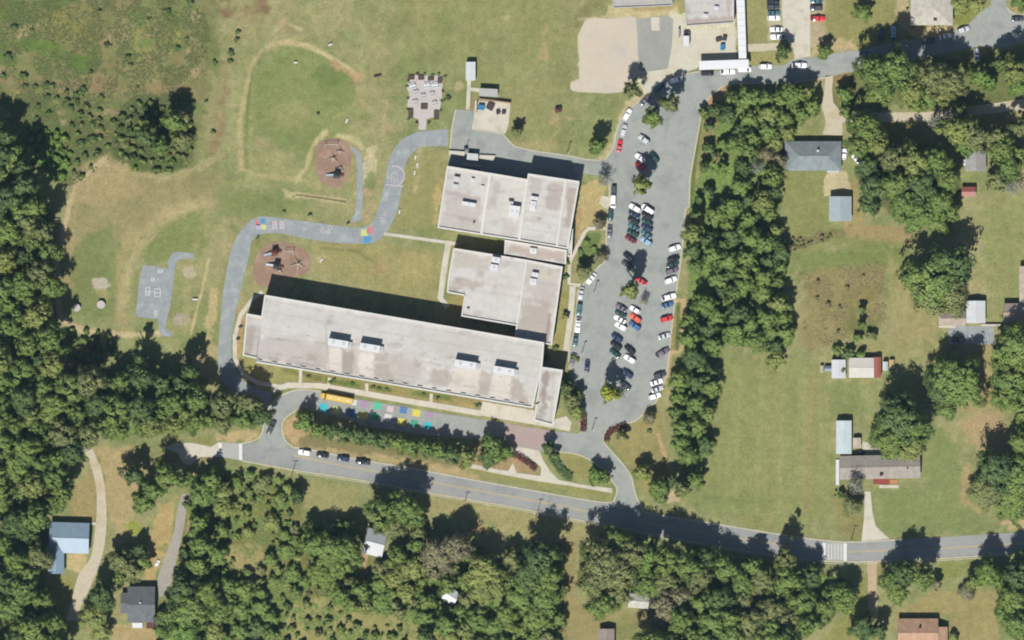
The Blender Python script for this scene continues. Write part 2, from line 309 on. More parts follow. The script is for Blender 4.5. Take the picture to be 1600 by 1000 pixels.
ST = [
 # rough meadow, upper left
 ('p', [(-60, -60), (335, -60), (345, 60), (330, 130), (318, 200), (300, 262), (240, 275), (170, 250), (110, 300), (60, 260), (-60, 190)], C(134, 134, 88), .9, 16),
 ('p', [(60, 60), (200, 30), (320, 60), (310, 160), (200, 150), (60, 130)], C(152, 136, 98), -.8, 20),
 ('p', [(-60, -40), (160, -40), (150, 110), (60, 120), (-60, 100)], C(106, 124, 66), -.9, 16),
 ('p', [(120, -40), (230, -40), (220, 30), (130, 40)], C(156, 138, 100), -.8, 12),
 ('p', [(200, 0), (290, 0), (290, 80), (210, 70)], C(108, 124, 68), -.7, 16),
 ('l', [(-20, 118), (90, 132), (180, 136), (300, 140)], 14, C(158, 132, 100), -.9, 12),
 ('p', [(-30, 135), (130, 150), (170, 190), (165, 240), (100, 290), (50, 250), (40, 200), (-30, 180)], C(104, 116, 68), .8, 12),
 ('p', [(36, 195), (105, 200), (115, 240), (105, 288), (75, 270), (50, 240)], C(112, 142, 66), .9, 8),
 ('p', [(168, 180), (210, 150), (298, 145), (306, 200), (300, 245), (272, 270), (215, 272), (178, 245)], C(92, 104, 62), .9, 8),
 ('e', 250, 262, 60, 10, C(100, 116, 62), .7, 8), ('e', 272, 232, 16, 8, C(150, 130, 96), .6, 8),
 ('e', 160, 206, 6, 8, C(196, 160, 128), .9, 4), ('e', 6, 104, 12, 6, C(176, 150, 116), .8, 6), ('e', 182, 175, 10, 9, C(150, 134, 100), .7, 6),
 ('p', [(325, -20), (430, -20), (420, 20), (350, 30)], C(146, 118, 88), -.9, 14),
 ('p', [(318, 30), (352, 60), (345, 120), (322, 110)], C(118, 128, 74), -.8, 12),
 ('l', [(395, 30), (360, 90), (342, 150), (330, 230)], 16, C(160, 146, 104), -.8, 14),
 ('l', [(372, 80), (352, 130), (345, 200), (332, 250)], 10, C(156, 130, 98), -.8, 10),
 # field on the left
 ('p', [(112, 262), (160, 245), (200, 270), (300, 272), (350, 270), (330, 320), (250, 345), (180, 380), (150, 480), (90, 480), (95, 360)], C(164, 150, 108), .75, 18),
 ('p', [(130, 262), (165, 246), (210, 280), (240, 300), (160, 320), (118, 320)], C(182, 160, 118), .7, 14),
 ('l', [(108, 320), (100, 360), (90, 400), (88, 460), (98, 500), (140, 518), (200, 522)], 7, C(196, 164, 128), .9, 4),
 ('l', [(200, 380), (240, 345), (290, 320), (330, 312)], 18, C(184, 166, 122), .8, 14),
 ('l', [(205, 360), (185, 420), (192, 500)], 18, C(178, 162, 116), .8, 14),
 ('p', [(108, 390), (170, 350), (182, 420), (180, 480), (150, 508), (108, 490)], C(124, 138, 84), .75, 16),
 ('p', [(225, 360), (300, 330), (330, 340), (320, 400), (232, 410)], C(136, 146, 88), .7, 14),
 ('e', 157, 443, 14, 9, C(196, 184, 168), .95, 3), ('e', 157, 458, 10, 5, C(182, 164, 120), .6, 6),
 ('l', [(326, 405), (314, 460), (298, 522)], 4, C(212, 190, 140), .95, 3), ('l', [(336, 455), (326, 520), (318, 572)], 10, C(202, 178, 132), .85, 6),
 ('p', [(300, 560), (340, 540), (344, 600), (310, 590)], C(196, 172, 130), .7, 10),
 ('e', 296, 427, 8, 8, C(196, 188, 176), .9, 3), ('e', 283, 498, 12, 9, C(190, 172, 158), .85, 4),
 # running track round the ball field
 ('e', 475, 155, 84, 86, C(132, 146, 86), .65, 20), ('e', 455, 180, 34, 24, C(164, 160, 108), .6, 16), ('e', 520, 120, 32, 18, C(112, 132, 72), .6, 14),
 ('l', [(396, 100), (388, 150), (384, 220), (386, 262)], 5, C(104, 120, 66), .6, 5),
 ('l', [(376, 262), (374, 200), (382, 150), (392, 105), (408, 78), (432, 67), (460, 64)], 7, C(186, 172, 126), .85, 6),
 ('l', [(440, 66), (478, 70), (510, 86), (545, 106), (562, 124)], 7, C(214, 198, 150), .95, 4), ('l', [(520, 100), (545, 112), (558, 122)], 12, C(196, 160, 120), .8, 6),
 ('l', [(562, 124), (560, 155), (545, 172), (522, 184)], 5, C(176, 166, 116), .7, 5),
 ('l', [(508, 206), (488, 228), (478, 262), (462, 282)], 7, C(202, 188, 140), .85, 5), ('l', [(376, 262), (400, 274), (445, 278), (475, 282)], 6, C(184, 172, 122), .8, 5),
 ('l', [(432, 46), (444, 34), (470, 46)], 6, C(214, 198, 156), .9, 4), ('e', 450, 44, 20, 10, C(170, 148, 110), .6, 8),
 ('e', 420, 255, 34, 18, C(176, 168, 118), .6, 14), ('e', 400, 320, 60, 20, C(128, 142, 84), .5, 18),
 ('l', [(528, 214), (556, 216), (566, 232)], 8, C(206, 194, 146), .9, 5), ('p', [(566, 228), (588, 228), (584, 280), (566, 290)], C(206, 192, 156), .9, 5),
 ('p', [(566, 290), (590, 285), (584, 345), (568, 345)], C(186, 160, 126), -.9, 8), ('e', 578, 286, 8, 12, C(124, 140, 84), .8, 6),
 ('l', [(602, 160), (600, 210)], 8, C(190, 168, 128), .7, 7), ('l', [(586, 60), (600, 100), (596, 120)], 26, C(170, 156, 112), .5, 16),
 ('l', [(454, 302), (520, 310), (540, 312)], 3, C(206, 180, 140), .9, 2), ('l', [(460, 306), (520, 316), (538, 318)], 3, C(190, 178, 130), .9, 2), ('e', 458, 302, 10, 6, C(206, 190, 146), .8, 5),
 ('e', 425, 390, 60, 15, C(146, 146, 92), .5, 10), ('p', [(640, 236), (694, 236), (690, 355), (612, 355), (632, 300)], C(160, 154, 100), .75, 10),
 ('l', [(655, 235), (650, 280), (648, 300)], 6, C(198, 178, 136), -.9, 6), ('l', [(684, 290), (680, 345)], 10, C(206, 180, 128), .8, 6),
 ('p', [(490, 372), (690, 392), (684, 470), (600, 460), (490, 420)], C(168, 158, 104), .75, 12), ('e', 640, 420, 40, 24, C(186, 168, 116), .5, 16),
 ('l', [(500, 388), (556, 392), (590, 414)], 3, C(132, 132, 82), .7, 3), ('e', 595, 420, 12, 8, C(184, 158, 116), .7, 6), ('e', 500, 404, 8, 6, C(200, 180, 140), .8, 4),
 # field above the school
 ('p', [(620, -30), (900, -30), (890, 230), (800, 215), (740, 90), (640, 110)], C(156, 152, 102), .5, 20),
 ('l', [(852, 40), (848, 92)], 9, C(190, 162, 122), .75, 7), ('l', [(757, 70), (759, 92)], 7, C(184, 158, 118), .7, 6), ('e', 714, 137, 9, 8, C(200, 176, 140), .8, 5),
 ('e', 864, 195, 7, 12, C(190, 168, 126), .7, 6), ('e', 890, 186, 6, 4, C(186, 164, 124), .7, 4), ('l', [(700, 20), (690, 90), (640, 100)], 26, C(132, 142, 86), .5, 18), ('l', [(930, 0), (900, 40)], 20, C(140, 126, 84), .5, 14),
 ('p', [(740, 142), (748, 142), (746, 172), (733, 172)], C(170, 150, 110), .8, 4), ('e', 840, 228, 40, 8, C(184, 166, 120), .6, 8),
 ('p', [(904, 50), (918, 30), (990, 26), (1000, 60), (998, 110), (970, 144), (935, 146), (893, 143), (892, 128), (905, 124)], C(220, 206, 184), .97, 3),
 ('p', [(925, 50), (970, 60), (965, 130), (920, 120)], C(212, 204, 192), .6, 10), ('l', [(905, 30), (930, 30)], 6, C(208, 196, 158), .8, 5),
 ('p', [(950, 10), (1060, 12), (1062, 30), (990, 30), (940, 30)], C(206, 192, 150), .9, 6), ('l', [(992, 16), (1050, 12)], 5, C(180, 150, 104), .8, 4),
 ('p', [(1048, 20), (1150, 30), (1150, 95), (1070, 110), (1052, 118), (1036, 130), (1005, 148), (998, 112), (1042, 108)], C(220, 214, 192), .97, 3),
 ('l', [(1000, 150), (972, 186), (964, 225), (940, 250)], 16, C(206, 190, 150), .9, 4),
 # around the school
 ('p', [(905, 290), (945, 280), (944, 350), (915, 358), (900, 392), (902, 330)], C(206, 182, 130), .9, 5), ('l', [(906, 330), (902, 385)], 6, C(196, 150, 112), .7, 5),
 ('p', [(915, 362), (940, 365), (935, 400), (912, 420), (900, 400)], C(112, 130, 74), .9, 4), ('p', [(878, 452), (895, 452), (882, 545), (864, 545)], C(166, 156, 96), .9, 4),
 ('p', [(374, 545), (405, 568), (470, 580), (468, 604), (420, 600), (385, 585), (370, 560)], C(166, 160, 104), .9, 5),
 ('p', [(370, 480), (384, 490), (378, 550), (368, 556)], C(202, 160, 116), .9, 4),
 ('p', [(470, 578), (770, 626), (752, 640), (640, 628), (470, 606)], C(160, 148, 96), .95, 3), ('l', [(512, 594), (560, 602)], 8, C(108, 126, 62), .9, 4), ('l', [(578, 604), (610, 610)], 6, C(108, 122, 62), .9, 4), ('l', [(648, 614), (700, 622)], 8, C(110, 126, 64), .9, 4), ('l', [(448, 580), (466, 584)], 8, C(124, 130, 70), .8, 5), ('l', [(475, 584), (500, 592)], 7, C(118, 122, 72), .8, 4), ('l', [(690, 630), (740, 636)], 5, C(184, 160, 108), .8, 3),
 ('p', [(720, 455), (736, 470), (735, 492), (718, 494), (698, 490), (700, 470)], C(166, 150, 98), .8, 4), ('l', [(730, 466), (722, 492)], 7, C(196, 158, 112), .8, 3),
 ('p', [(445, 655), (470, 640), (480, 660), (500, 700), (455, 695), (444, 680)], C(204, 170, 128), .9, 5), ('l', [(470, 690), (560, 706), (640, 722), (740, 742)], 22, C(196, 170, 128), .85, 8), ('l', [(478, 690), (580, 700), (745, 725)], 18, C(120, 118, 78), .7, 6),
 ('l', [(735, 734), (850, 756), (955, 775)], 12, C(158, 154, 98), .95, 4), ('p', [(868, 708), (915, 716), (948, 745), (955, 756), (900, 748)], C(162, 154, 98), .9, 3),
 ('p', [(740, 700), (800, 706), (840, 740), (740, 728)], C(186, 150, 116), .8, 4),
 ('p', [(948, 690), (990, 662), (1030, 640), (1040, 700), (1055, 750), (1010, 770), (990, 740)], C(164, 152, 100), .95, 4), ('l', [(1028, 680), (1040, 715), (1056, 748)], 6, C(208, 172, 130), .9, 3),
 ('p', [(1040, 768), (1064, 765), (1064, 785), (1034, 783)], C(214, 186, 152), .9, 4), ('p', [(1046, 500), (1072, 465), (1072, 525), (1046, 560), (1040, 600), (1024, 640)], C(168, 150, 102), .85, 4), ('l', [(1056, 470), (1068, 470), (1066, 545), (1048, 552), (1042, 588)], 7, C(206, 172, 132), .95, 2), ('l', [(1060, 475), (1058, 545)], 6, C(98, 118, 62), .95, 2),
 ('l', [(1095, 180), (1086, 250), (1080, 320)], 7, C(104, 122, 62), .95, 3), ('p', [(1100, 170), (1112, 148), (1135, 135), (1150, 150), (1120, 165)], C(198, 158, 124), .9, 4),
 ('p', [(1098, 172), (1140, 190), (1150, 250), (1130, 300), (1085, 325)], C(150, 138, 92), .85, 6), ('e', 1134, 205, 10, 14, C(192, 160, 124), .8, 5), ('e', 1118, 308, 10, 14, C(196, 176, 116), .8, 5),
 # upper right
 ('p', [(1166, 0), (1200, 0), (1200, 68), (1166, 68)], C(158, 154, 104), .9, 3), ('p', [(1168, 70), (1215, 68), (1215, 78), (1168, 81)], C(214, 198, 162), .95, 2), ('p', [(1200, 0), (1218, 0), (1222, 60), (1200, 66)], C(196, 186, 162), .9, 2), ('p', [(1168, 81), (1240, 80), (1240, 98), (1172, 100)], C(168, 158, 104), .9, 3),
 ('p', [(1266, 0), (1290, 0), (1290, 60), (1266, 80)], C(194, 174, 146), .9, 3), ('p', [(1290, -20), (1400, -20), (1405, 40), (1345, 78), (1290, 80)], C(152, 148, 94), .85, 5), ('p', [(1300, 58), (1330, 60), (1340, 76), (1268, 90), (1268, 78)], C(206, 180, 140), .8, 5),
 ('p', [(1396, -20), (1422, -20), (1424, 44), (1500, 40), (1500, 55), (1430, 60), (1405, 40)], C(206, 186, 146), .85, 4), ('p', [(1490, -20), (1550, -20), (1530, 20), (1500, 38), (1492, 20)], C(140, 146, 70), .9, 5), ('p', [(1574, -20), (1620, -20), (1620, 20), (1582, 14)], C(186, 158, 112), .9, 4),
 ('p', [(1300, 120), (1620, 70), (1620, 170), (1500, 160), (1300, 175)], C(112, 118, 66), .8, 8), ('p', [(1300, 120), (1322, 112), (1335, 150), (1310, 160)], C(170, 140, 100), .8, 6),
 ('p', [(1372, 192), (1430, 190), (1400, 215), (1376, 222)], C(152, 148, 90), .9, 4), ('p', [(1530, 180), (1600, 175), (1600, 200), (1535, 200)], C(170, 150, 104), .8, 5),
 ('p', [(1224, 268), (1290, 268), (1296, 350), (1334, 346), (1410, 350), (1420, 385), (1230, 380)], C(146, 148, 92), .9, 5), ('p', [(1290, 270), (1325, 265), (1330, 305), (1290, 305)], C(210, 192, 158), .95, 3), ('p', [(1330, 270), (1345, 290), (1350, 350), (1332, 350)], C(176, 156, 108), .9, 4),
 ('l', [(1238, 385), (1280, 370), (1330, 358)], 16, C(134, 124, 86), .8, 6), ('p', [(1310, 350), (1420, 348), (1422, 385), (1330, 372)], C(180, 154, 112), .8, 8), ('l', [(1236, 400), (1300, 382), (1410, 382)], 10, C(146, 152, 92), .9, 5),
 ('p', [(1240, 395), (1400, 385), (1425, 400), (1380, 425), (1250, 440)], C(128, 140, 80), .85, 8),
 ('p', [(1262, 425), (1382, 410), (1384, 500), (1340, 520), (1260, 552), (1250, 520)], C(156, 142, 96), .85, 18), ('e', 1345, 500, 28, 22, C(118, 128, 74), -.9, 10), ('e', 1330, 460, 40, 14, C(140, 132, 84), -.8, 12),
 ('p', [(1384, 395), (1410, 420), (1460, 500), (1470, 540), (1400, 530)], C(172, 158, 108), .7, 14), ('e', 1395, 545, 60, 14, C(166, 158, 106), .6, 10),
 ('p', [(1530, 330), (1620, 300), (1620, 470), (1560, 520), (1545, 420)], C(148, 154, 96), .7, 16),
 ('p', [(1506, 540), (1552, 538), (1550, 620), (1540, 650), (1500, 640)], C(178, 158, 112), .8, 8), ('p', [(1500, 660), (1560, 640), (1580, 690), (1530, 700)], C(188, 160, 122), .85, 8), ('p', [(1505, 720), (1522, 715), (1512, 790), (1495, 788)], C(190, 162, 120), .8, 6),
 ('p', [(1385, 560), (1440, 640), (1500, 700), (1500, 830), (1380, 835), (1375, 770), (1440, 760), (1450, 700)], C(136, 148, 92), .8, 14),
 ('p', [(1120, 560), (1280, 560), (1300, 660), (1300, 820), (1090, 800), (1110, 700)], C(150, 154, 98), .75, 12), ('l', [(1210, 570), (1200, 800)], 14, C(164, 154, 102), .5, 12), ('l', [(1268, 590), (1262, 800)], 16, C(166, 150, 104), .6, 12), ('e', 1150, 785, 60, 10, C(122, 138, 84), .5, 12),
 ('p', [(1290, 600), (1340, 590), (1350, 640), (1300, 655)], C(132, 144, 88), .7, 8), ('p', [(1300, 770), (1345, 765), (1345, 840), (1310, 838)], C(152, 142, 92), .8, 6), ('e', 1590, 818, 26, 8, C(204, 176, 138), .9, 5), ('l', [(1506, 780), (1530, 800)], 8, C(184, 160, 118), .7, 5),
 # lower part
 ('p', [(462, 748), (560, 760), (565, 800), (520, 808), (478, 800)], C(166, 158, 108), .9, 6), ('p', [(660, 772), (800, 795), (930, 820), (905, 840), (880, 850), (800, 830), (700, 800), (655, 815)], C(172, 160, 110), .85, 8), ('p', [(880, 840), (905, 850), (900, 920), (930, 960), (1015, 955), (1005, 1030), (860, 1030), (880, 940)], C(164, 148, 102), .9, 8), ('e', 975, 985, 30, 18, C(140, 146, 90), .7, 12),
 ('p', [(298, 745), (470, 750), (470, 830), (560, 830), (600, 900), (880, 880), (880, 1030), (250, 1030)], C(128, 128, 74), .85, 12), ('p', [(440, 940), (560, 925), (640, 960), (700, 980), (640, 1020), (440, 1020)], C(166, 158, 104), .85, 12), ('e', 385, 875, 40, 26, C(176, 160, 112), .8, 10), ('e', 400, 790, 50, 26, C(150, 144, 84), -.8, 14), ('l', [(571, 868), (562, 915)], 8, C(200, 160, 124), .95, 4), ('p', [(650, 915), (690, 905), (722, 945), (700, 950), (650, 932)], C(196, 166, 126), .9, 5),
 ('e', 750, 825, 14, 8, C(178, 150, 100), .9, 5), ('e', 795, 880, 8, 18, C(160, 146, 96), .9, 5),
 ('p', [(150, 700), (205, 700), (215, 740), (210, 820), (190, 850), (168, 800), (160, 740)], C(190, 166, 122), .85, 6), ('p', [(245, 785), (275, 780), (268, 850), (240, 910), (222, 905), (235, 830)], C(196, 168, 116), .9, 6), ('p', [(110, 775), (142, 740), (152, 790), (148, 815), (112, 812)], C(172, 152, 104), .9, 5), ('p', [(76, 898), (118, 900), (112, 935), (100, 965), (80, 930)], C(156, 152, 92), .95, 4), ('p', [(103, 866), (140, 864), (138, 900), (105, 890)], C(212, 186, 140), .9, 4), ('p', [(180, 975), (240, 982), (250, 1030), (172, 1030)], C(190, 164, 118), .9, 5), ('l', [(300, 780), (296, 830)], 8, C(196, 168, 132), .8, 5), ('e', 210, 822, 12, 9, C(148, 158, 66), .9, 5),
 ('l', [(262, 690), (300, 690), (335, 690)], 10, C(150, 150, 92), .8, 5), ('p', [(336, 676), (400, 672), (410, 684), (385, 690), (340, 690)], C(200, 174, 128), .95, 4), ('l', [(250, 712), (340, 718)], 8, C(158, 140, 100), .7, 5),
 ('p', [(1345, 905), (1355, 905), (1350, 960), (1338, 1020), (1260, 1020), (1320, 960)], C(150, 150, 88), .9, 5), ('p', [(1365, 880), (1392, 880), (1385, 905), (1368, 912)], C(150, 142, 90), .8, 4), ('p', [(1470, 880), (1520, 874), (1500, 900), (1470, 910)], C(142, 148, 84), .9, 5), ('p', [(1400, 960), (1440, 930), (1560, 920), (1560, 1020), (1485, 1020), (1480, 960)], C(172, 154, 104), .85, 8), ('p', [(1130, 800), (1300, 842), (1330, 845), (1180, 828)], C(160, 152, 98), .5, 6),
]
ST += [('l', [(160, 252), (120, 285), (106, 330), (100, 360), (90, 400), (88, 460), (96, 500), (130, 518), (200, 524), (262, 520)], 8, C(206, 184, 146), .95, 6),
 ('l', [(210, 272), (262, 276), (310, 262), (345, 240)], 9, C(182, 168, 124), .8, 8), ('l', [(190, 480), (200, 420), (236, 362), (290, 326), (335, 316)], 12, C(192, 174, 132), .7, 10), ('l', [(126, 300), (160, 262), (196, 262)], 14, C(188, 166, 126), .7, 10), ('l', [(120, 300), (112, 380), (106, 440)], 6, C(176, 156, 114), .7, 6),
 ('l', [(376, 262), (374, 200), (382, 150), (392, 105), (408, 78), (432, 66), (470, 67), (510, 82)], 5, C(190, 174, 128), .7, 6), ('l', [(384, 266), (410, 276), (448, 281)], 5, C(188, 174, 126), .6, 6),
 ('l', [(508, 206), (488, 228), (478, 262), (466, 280)], 6, C(200, 186, 140), .7, 5), ('l', [(300, 322), (250, 340), (215, 372), (200, 420), (196, 480)], 5, C(190, 172, 128), .7, 6),
 ('l', [(330, 315), (300, 405), (290, 520)], 9, C(180, 166, 120), .5, 8), ('e', 40, 60, 70, 50, C(112, 136, 66), -.8, 20), ('e', 120, 40, 60, 30, C(150, 140, 84), -.8, 14), ('e', 230, 70, 40, 60, C(150, 150, 94), -.8, 14), ('e', 70, 140, 60, 10, C(158, 130, 98), -.9, 8), ('e', 180, 60, 22, 10, C(170, 150, 114), -.9, 6), ('e', 130, 90, 30, 24, C(104, 126, 64), -.9, 12), ('e', 265, 55, 14, 12, C(150, 148, 66), .5, 8), ('e', 215, 25, 16, 12, C(110, 138, 66), .7, 8), ('e', 275, 30, 14, 10, C(104, 134, 66), .7, 8)]
for i in range(110):
    a_ = rs.uniform(0, 320); b0 = rs.uniform(0, 240); ST.append(('e', a_, b0, rs.uniform(3, 14), rs.uniform(2, 9), [C(162, 140, 102), C(120, 138, 76), C(98, 116, 64), C(152, 150, 90), C(178, 160, 120)][rs.randint(5)], -.8, 6))
for i in range(60):
    a_ = rs.uniform(250, 900); b0 = rs.uniform(0, 240) if i < 30 else rs.uniform(720, 1000); ST.append(('e', a_, b0, rs.uniform(3, 12), rs.uniform(2, 7), [C(180, 162, 120), C(126, 144, 80), C(194, 178, 138), C(150, 156, 96)][rs.randint(4)], -.7, 5))
for k in range(9):
    ST.append(('l', [(1140+k*17, 575), (1128+k*18, 800)], 5, C(164, 168, 106) if k % 2 else C(140, 150, 90), .45, 6))
for k in range(8): ST.append(('l', [(636+k*30, -10), (640+k*30, 100)], 6, C(166, 164, 110) if k % 2 else C(146, 152, 92), .4, 8))
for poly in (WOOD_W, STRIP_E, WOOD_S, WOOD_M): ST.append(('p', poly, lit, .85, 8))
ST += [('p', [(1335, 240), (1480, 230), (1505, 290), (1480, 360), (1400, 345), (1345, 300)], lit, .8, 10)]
col = paint(px, py, col, ST)
gry = col.mean(1)[:, None]; col = gry+(col-gry)*.97; red = np.clip((col[:, :1]-col[:, 1:2])*6, 0, 1); col = np.clip(col*(1-red*np.array([.07, .0, -.02]))*np.array([1.05, 1.065, .98]), 0, 1)
verts = np.stack([XX.ravel(), YY.ravel(), np.zeros(nx*ny)], 1)
idx = np.arange(nx*ny).reshape(ny, nx)
quads = np.stack([idx[:-1, :-1], idx[:-1, 1:], idx[1:, 1:], idx[1:, :-1]], -1).reshape(-1, 4)
def np_mesh(name, verts, quads, col=None, attr='cover', mat=None, parent=None):
    me = bpy.data.meshes.new(name); nf = len(quads)
    me.vertices.add(len(verts)); me.vertices.foreach_set('co', np.asarray(verts, np.float32).ravel())
    me.loops.add(nf*4); me.loops.foreach_set('vertex_index', np.asarray(quads, np.int32).ravel())
    me.polygons.add(nf); me.polygons.foreach_set('loop_start', np.arange(0, nf*4, 4, dtype=np.int32))
    if col is not None:
        a = me.attributes.new(attr, 'FLOAT_COLOR', 'POINT')
        a.data.foreach_set('color', np.concatenate([col, np.ones((len(col), 1))], 1).astype(np.float32).ravel())
    me.update(calc_edges=True); me.validate()
    if mat: me.materials.append(mat)
    o = bpy.data.objects.new(name, me); link(o)
    if parent: o.parent = parent
    return o
struct(np_mesh('ground', verts, quads, col, mat=M['ground']))

# ---------------------------------------------------------------- flat surfaces
def sheet(name, pts, z, mat, label=None, parent=None, st=True):
    vs = [W(p[0], p[1], z) for p in pts]
    a = sum(vs[i].x*vs[(i+1) % len(vs)].y-vs[(i+1) % len(vs)].x*vs[i].y for i in range(len(vs)))
    if a < 0: vs = vs[::-1]
    o = mesh_obj(name, vs, [tuple(range(len(vs)))], mat, parent)
    if st and not parent: struct(o, label)
    return o
def offs(pts, w):
    """left and right offsets of a polyline (map units), mitred"""
    L, R = [], []
    for i, p in enumerate(pts):
        a = pts[max(i-1, 0)]; b = pts[min(i+1, len(pts)-1)]
        dx, dy = b[0]-a[0], b[1]-a[1]; l = math.hypot(dx, dy); nx_, ny_ = -dy/l, dx/l
        L.append((p[0]+nx_*w/2, p[1]+ny_*w/2)); R.append((p[0]-nx_*w/2, p[1]-ny_*w/2))
    return L, R
def ribbon(mb, pts, w, z0, z1):
    L, R = offs(pts, w)
    for i in range(len(pts)-1):
        q = [L[i], L[i+1], R[i+1], R[i]]
        mb.prism([tuple(W(*p)[:2]) for p in q], z0, z1)
def smooth(pts, n=3):
    out = []
    for i in range(len(pts)-1):
        p0 = pts[max(i-1, 0)]; p1 = pts[i]; p2 = pts[i+1]; p3 = pts[min(i+2, len(pts)-1)]
        for k in range(n):
            t = k/n
            out.append(tuple(.5*((2*p1[j])+(-p0[j]+p2[j])*t+(2*p0[j]-5*p1[j]+4*p2[j]-p3[j])*t*t+(-p0[j]+3*p1[j]-3*p2[j]+p3[j])*t**3) for j in (0, 1)))
    out.append(tuple(pts[-1][:2])); return out

top = smooth([(340, 690), (378, 693), (400, 691)])
main_top = smooth([(459, 699), (487, 703), (574, 720), (640, 731), (740, 750), (830, 766), (926, 783), (957, 785)])
main_top2 = smooth([(1007, 801), (1050, 808), (1096, 815), (1200, 832), (1260, 841), (1323, 847), (1390, 844), (1460, 840), (1600, 831), (1760, 818)])
main_bot = smooth([(340, 714), (378, 720), (462, 735), (515, 743), (566, 751), (676, 771), (794, 791), (880, 808), (926, 817), (1000, 831), (1104, 851), (1180, 864), (1250, 874), (1323, 878), (1390, 876), (1516, 870), (1600, 862), (1760, 848)])
loop_l = smooth([(378, 693), (398, 688), (409, 678), (412, 662), (416, 648), (421, 635), (434, 621), (456, 611), (476, 609), (500, 611)])
loop_r = smooth([(458, 699), (446, 688), (441, 672), (443, 657), (457, 645), (472, 637)])
drive_l = smooth([(869, 706), (893, 708), (915, 715), (932, 726), (948, 742), (960, 756), (964, 768), (958, 785)])
drive_r = smooth([(944, 692), (960, 710), (974, 726), (986, 744), (990, 760), (995, 778), (1007, 801)])
drive_up = smooth([(944, 692), (945, 676), (958, 665), (986, 660), (1000, 652), (1012, 636), (1024, 630)])
lot_e = smooth([(1024, 630), (1032, 610), (1040, 590), (1046, 550), (1050, 510), (1055, 468), (1062, 420), (1067, 376), (1071, 328), (1077, 322), (1078, 282), (1084, 246), (1090, 212), (1095, 183), (1099, 166), (1107, 154), (1120, 143), (1134, 133), (1170, 130), (1230, 130), (1291, 121), (1320, 114), (1400, 100), (1470, 84), (1530, 73), (1567, 75), (1600, 66), (1680, 48)])
north_edge = smooth([(1680, 30), (1600, 23), (1586, 21), (1574, 12), (1567, -30)]) + smooth([(1548, -30), (1548, 8), (1535, 14), (1515, 36), (1470, 55), (1400, 66), (1348, 77), (1320, 81), (1266, 90)])
lot_w = smooth([(1092, 112), (1068, 116), (1049, 123), (1037, 131), (1022, 143), (999, 158), (984, 171), (970, 188), (963, 206), (959, 228), (950, 243), (944, 251)])
lot_w2 = smooth([(940, 274), (952, 290), (950, 330), (947, 375), (949, 402), (934, 418), (910, 446), (903, 456), (902, 470), (896, 520), (889, 552), (892, 584), (904, 606), (908, 640), (905, 677)])
# main asphalt
sheet('main_road', top + loop_l[1:1] + [(400, 691), (459, 699)] + main_top + [(1007, 801)] + main_top2 + main_bot[::-1], .02, M['road'])
sheet('entrance_loop', [(400, 696)] + loop_l[5:] + [(560, 624), (640, 637), (640, 672), (560, 660), (500, 645)] + loop_r[::-1] + [(458, 702)], .04, M['asphalt'])
plaza_top = [(560, 624), (640, 637), (671, 643), (756, 656), (793, 662)]
sheet('bus_lane', plaza_top + [(786, 684), (759, 686), (700, 684), (640, 676), (560, 664)], .06, M['asphalt'])
sheet('pink_forecourt', [(793, 662), (860, 673), (852, 690), (842, 704), (803, 697), (786, 684)], .08, M['pink_paving'])
sheet('school_drive', [(860, 673), (906, 678), (944, 692)] + drive_r + [(995, 812), (958, 806)] + drive_l[::-1] + [(842, 704), (852, 690)], .045, M['asphalt'])
sheet('parking_lot', [(905, 678), (944, 694)] + drive_up + lot_e + north_edge + [(1241, 91), (1225, 102), (1173, 103), (1169, 110), (1092, 111)] + lot_w + [(930, 262), (931, 272)] + lot_w2, .03, M['asphalt'])
sheet('service_yard', [(712, 171), (741, 173), (741, 201), (786, 209), (794, 219), (805, 229), (830, 235), (894, 244), (915, 249), (946, 251), (948, 274), (931, 274), (911, 271), (906, 286), (699, 264), (703, 235), (705, 200)], .05, M['asphalt'])
outer = smooth([(700, 202), (660, 205), (641, 211), (624, 222), (610, 244), (604, 268), (597, 303), (588, 334), (580, 350), (562, 356), (538, 354), (494, 348), (454, 343), (417, 338), (397, 341), (380, 356), (366, 378), (358, 404), (348, 462), (342, 531), (341, 570), (350, 600), (380, 625)])
inner = smooth([(425, 616), (412, 610), (385, 598), (367, 575), (361, 531), (374, 462), (389, 400), (393, 378), (406, 366), (439, 365), (468, 371), (505, 377), (538, 380), (569, 381), (589, 377), (604, 362), (619, 334), (628, 294), (633, 257), (644, 239), (660, 230), (700, 228)])
sheet('school_path', outer + [(405, 640), (416, 640), (424, 625)] + inner, .035, M['dark_asphalt'])
b = cv(80, 370, 4.347)
sheet('basketball_court', b([(625, 190), (700, 200), (770, 212), (800, 215), (790, 180), (805, 140), (830, 110), (870, 100), (970, 115), (970, 150), (875, 150), (845, 180), (825, 340), (810, 460), (785, 560), (775, 620), (820, 650), (815, 680), (760, 672), (735, 655), (725, 560), (600, 545), (572, 535), (600, 290)]), .035, M['dark_asphalt'])
sheet('narrow_path', smooth([(549, 228), (560, 236), (566, 252), (566, 330), (560, 345), (548, 347)]) + smooth([(550, 340), (556, 325), (558, 255), (552, 238), (546, 232)]), .03, M['dark_asphalt'])
sheet('sand_yard', smooth([(906, 50), (912, 36), (922, 29), (960, 29), (992, 27), (1000, 60), (999, 112), (986, 126), (972, 143), (935, 145), (895, 142), (893, 129), (905, 124), (906, 90), (906, 50)])[:-1], .02, noisy('pale_sand', C(222, 209, 188), .035, (.08, .4, 2), .95, .3, col2=C(214, 204, 190), c2scale=.06))
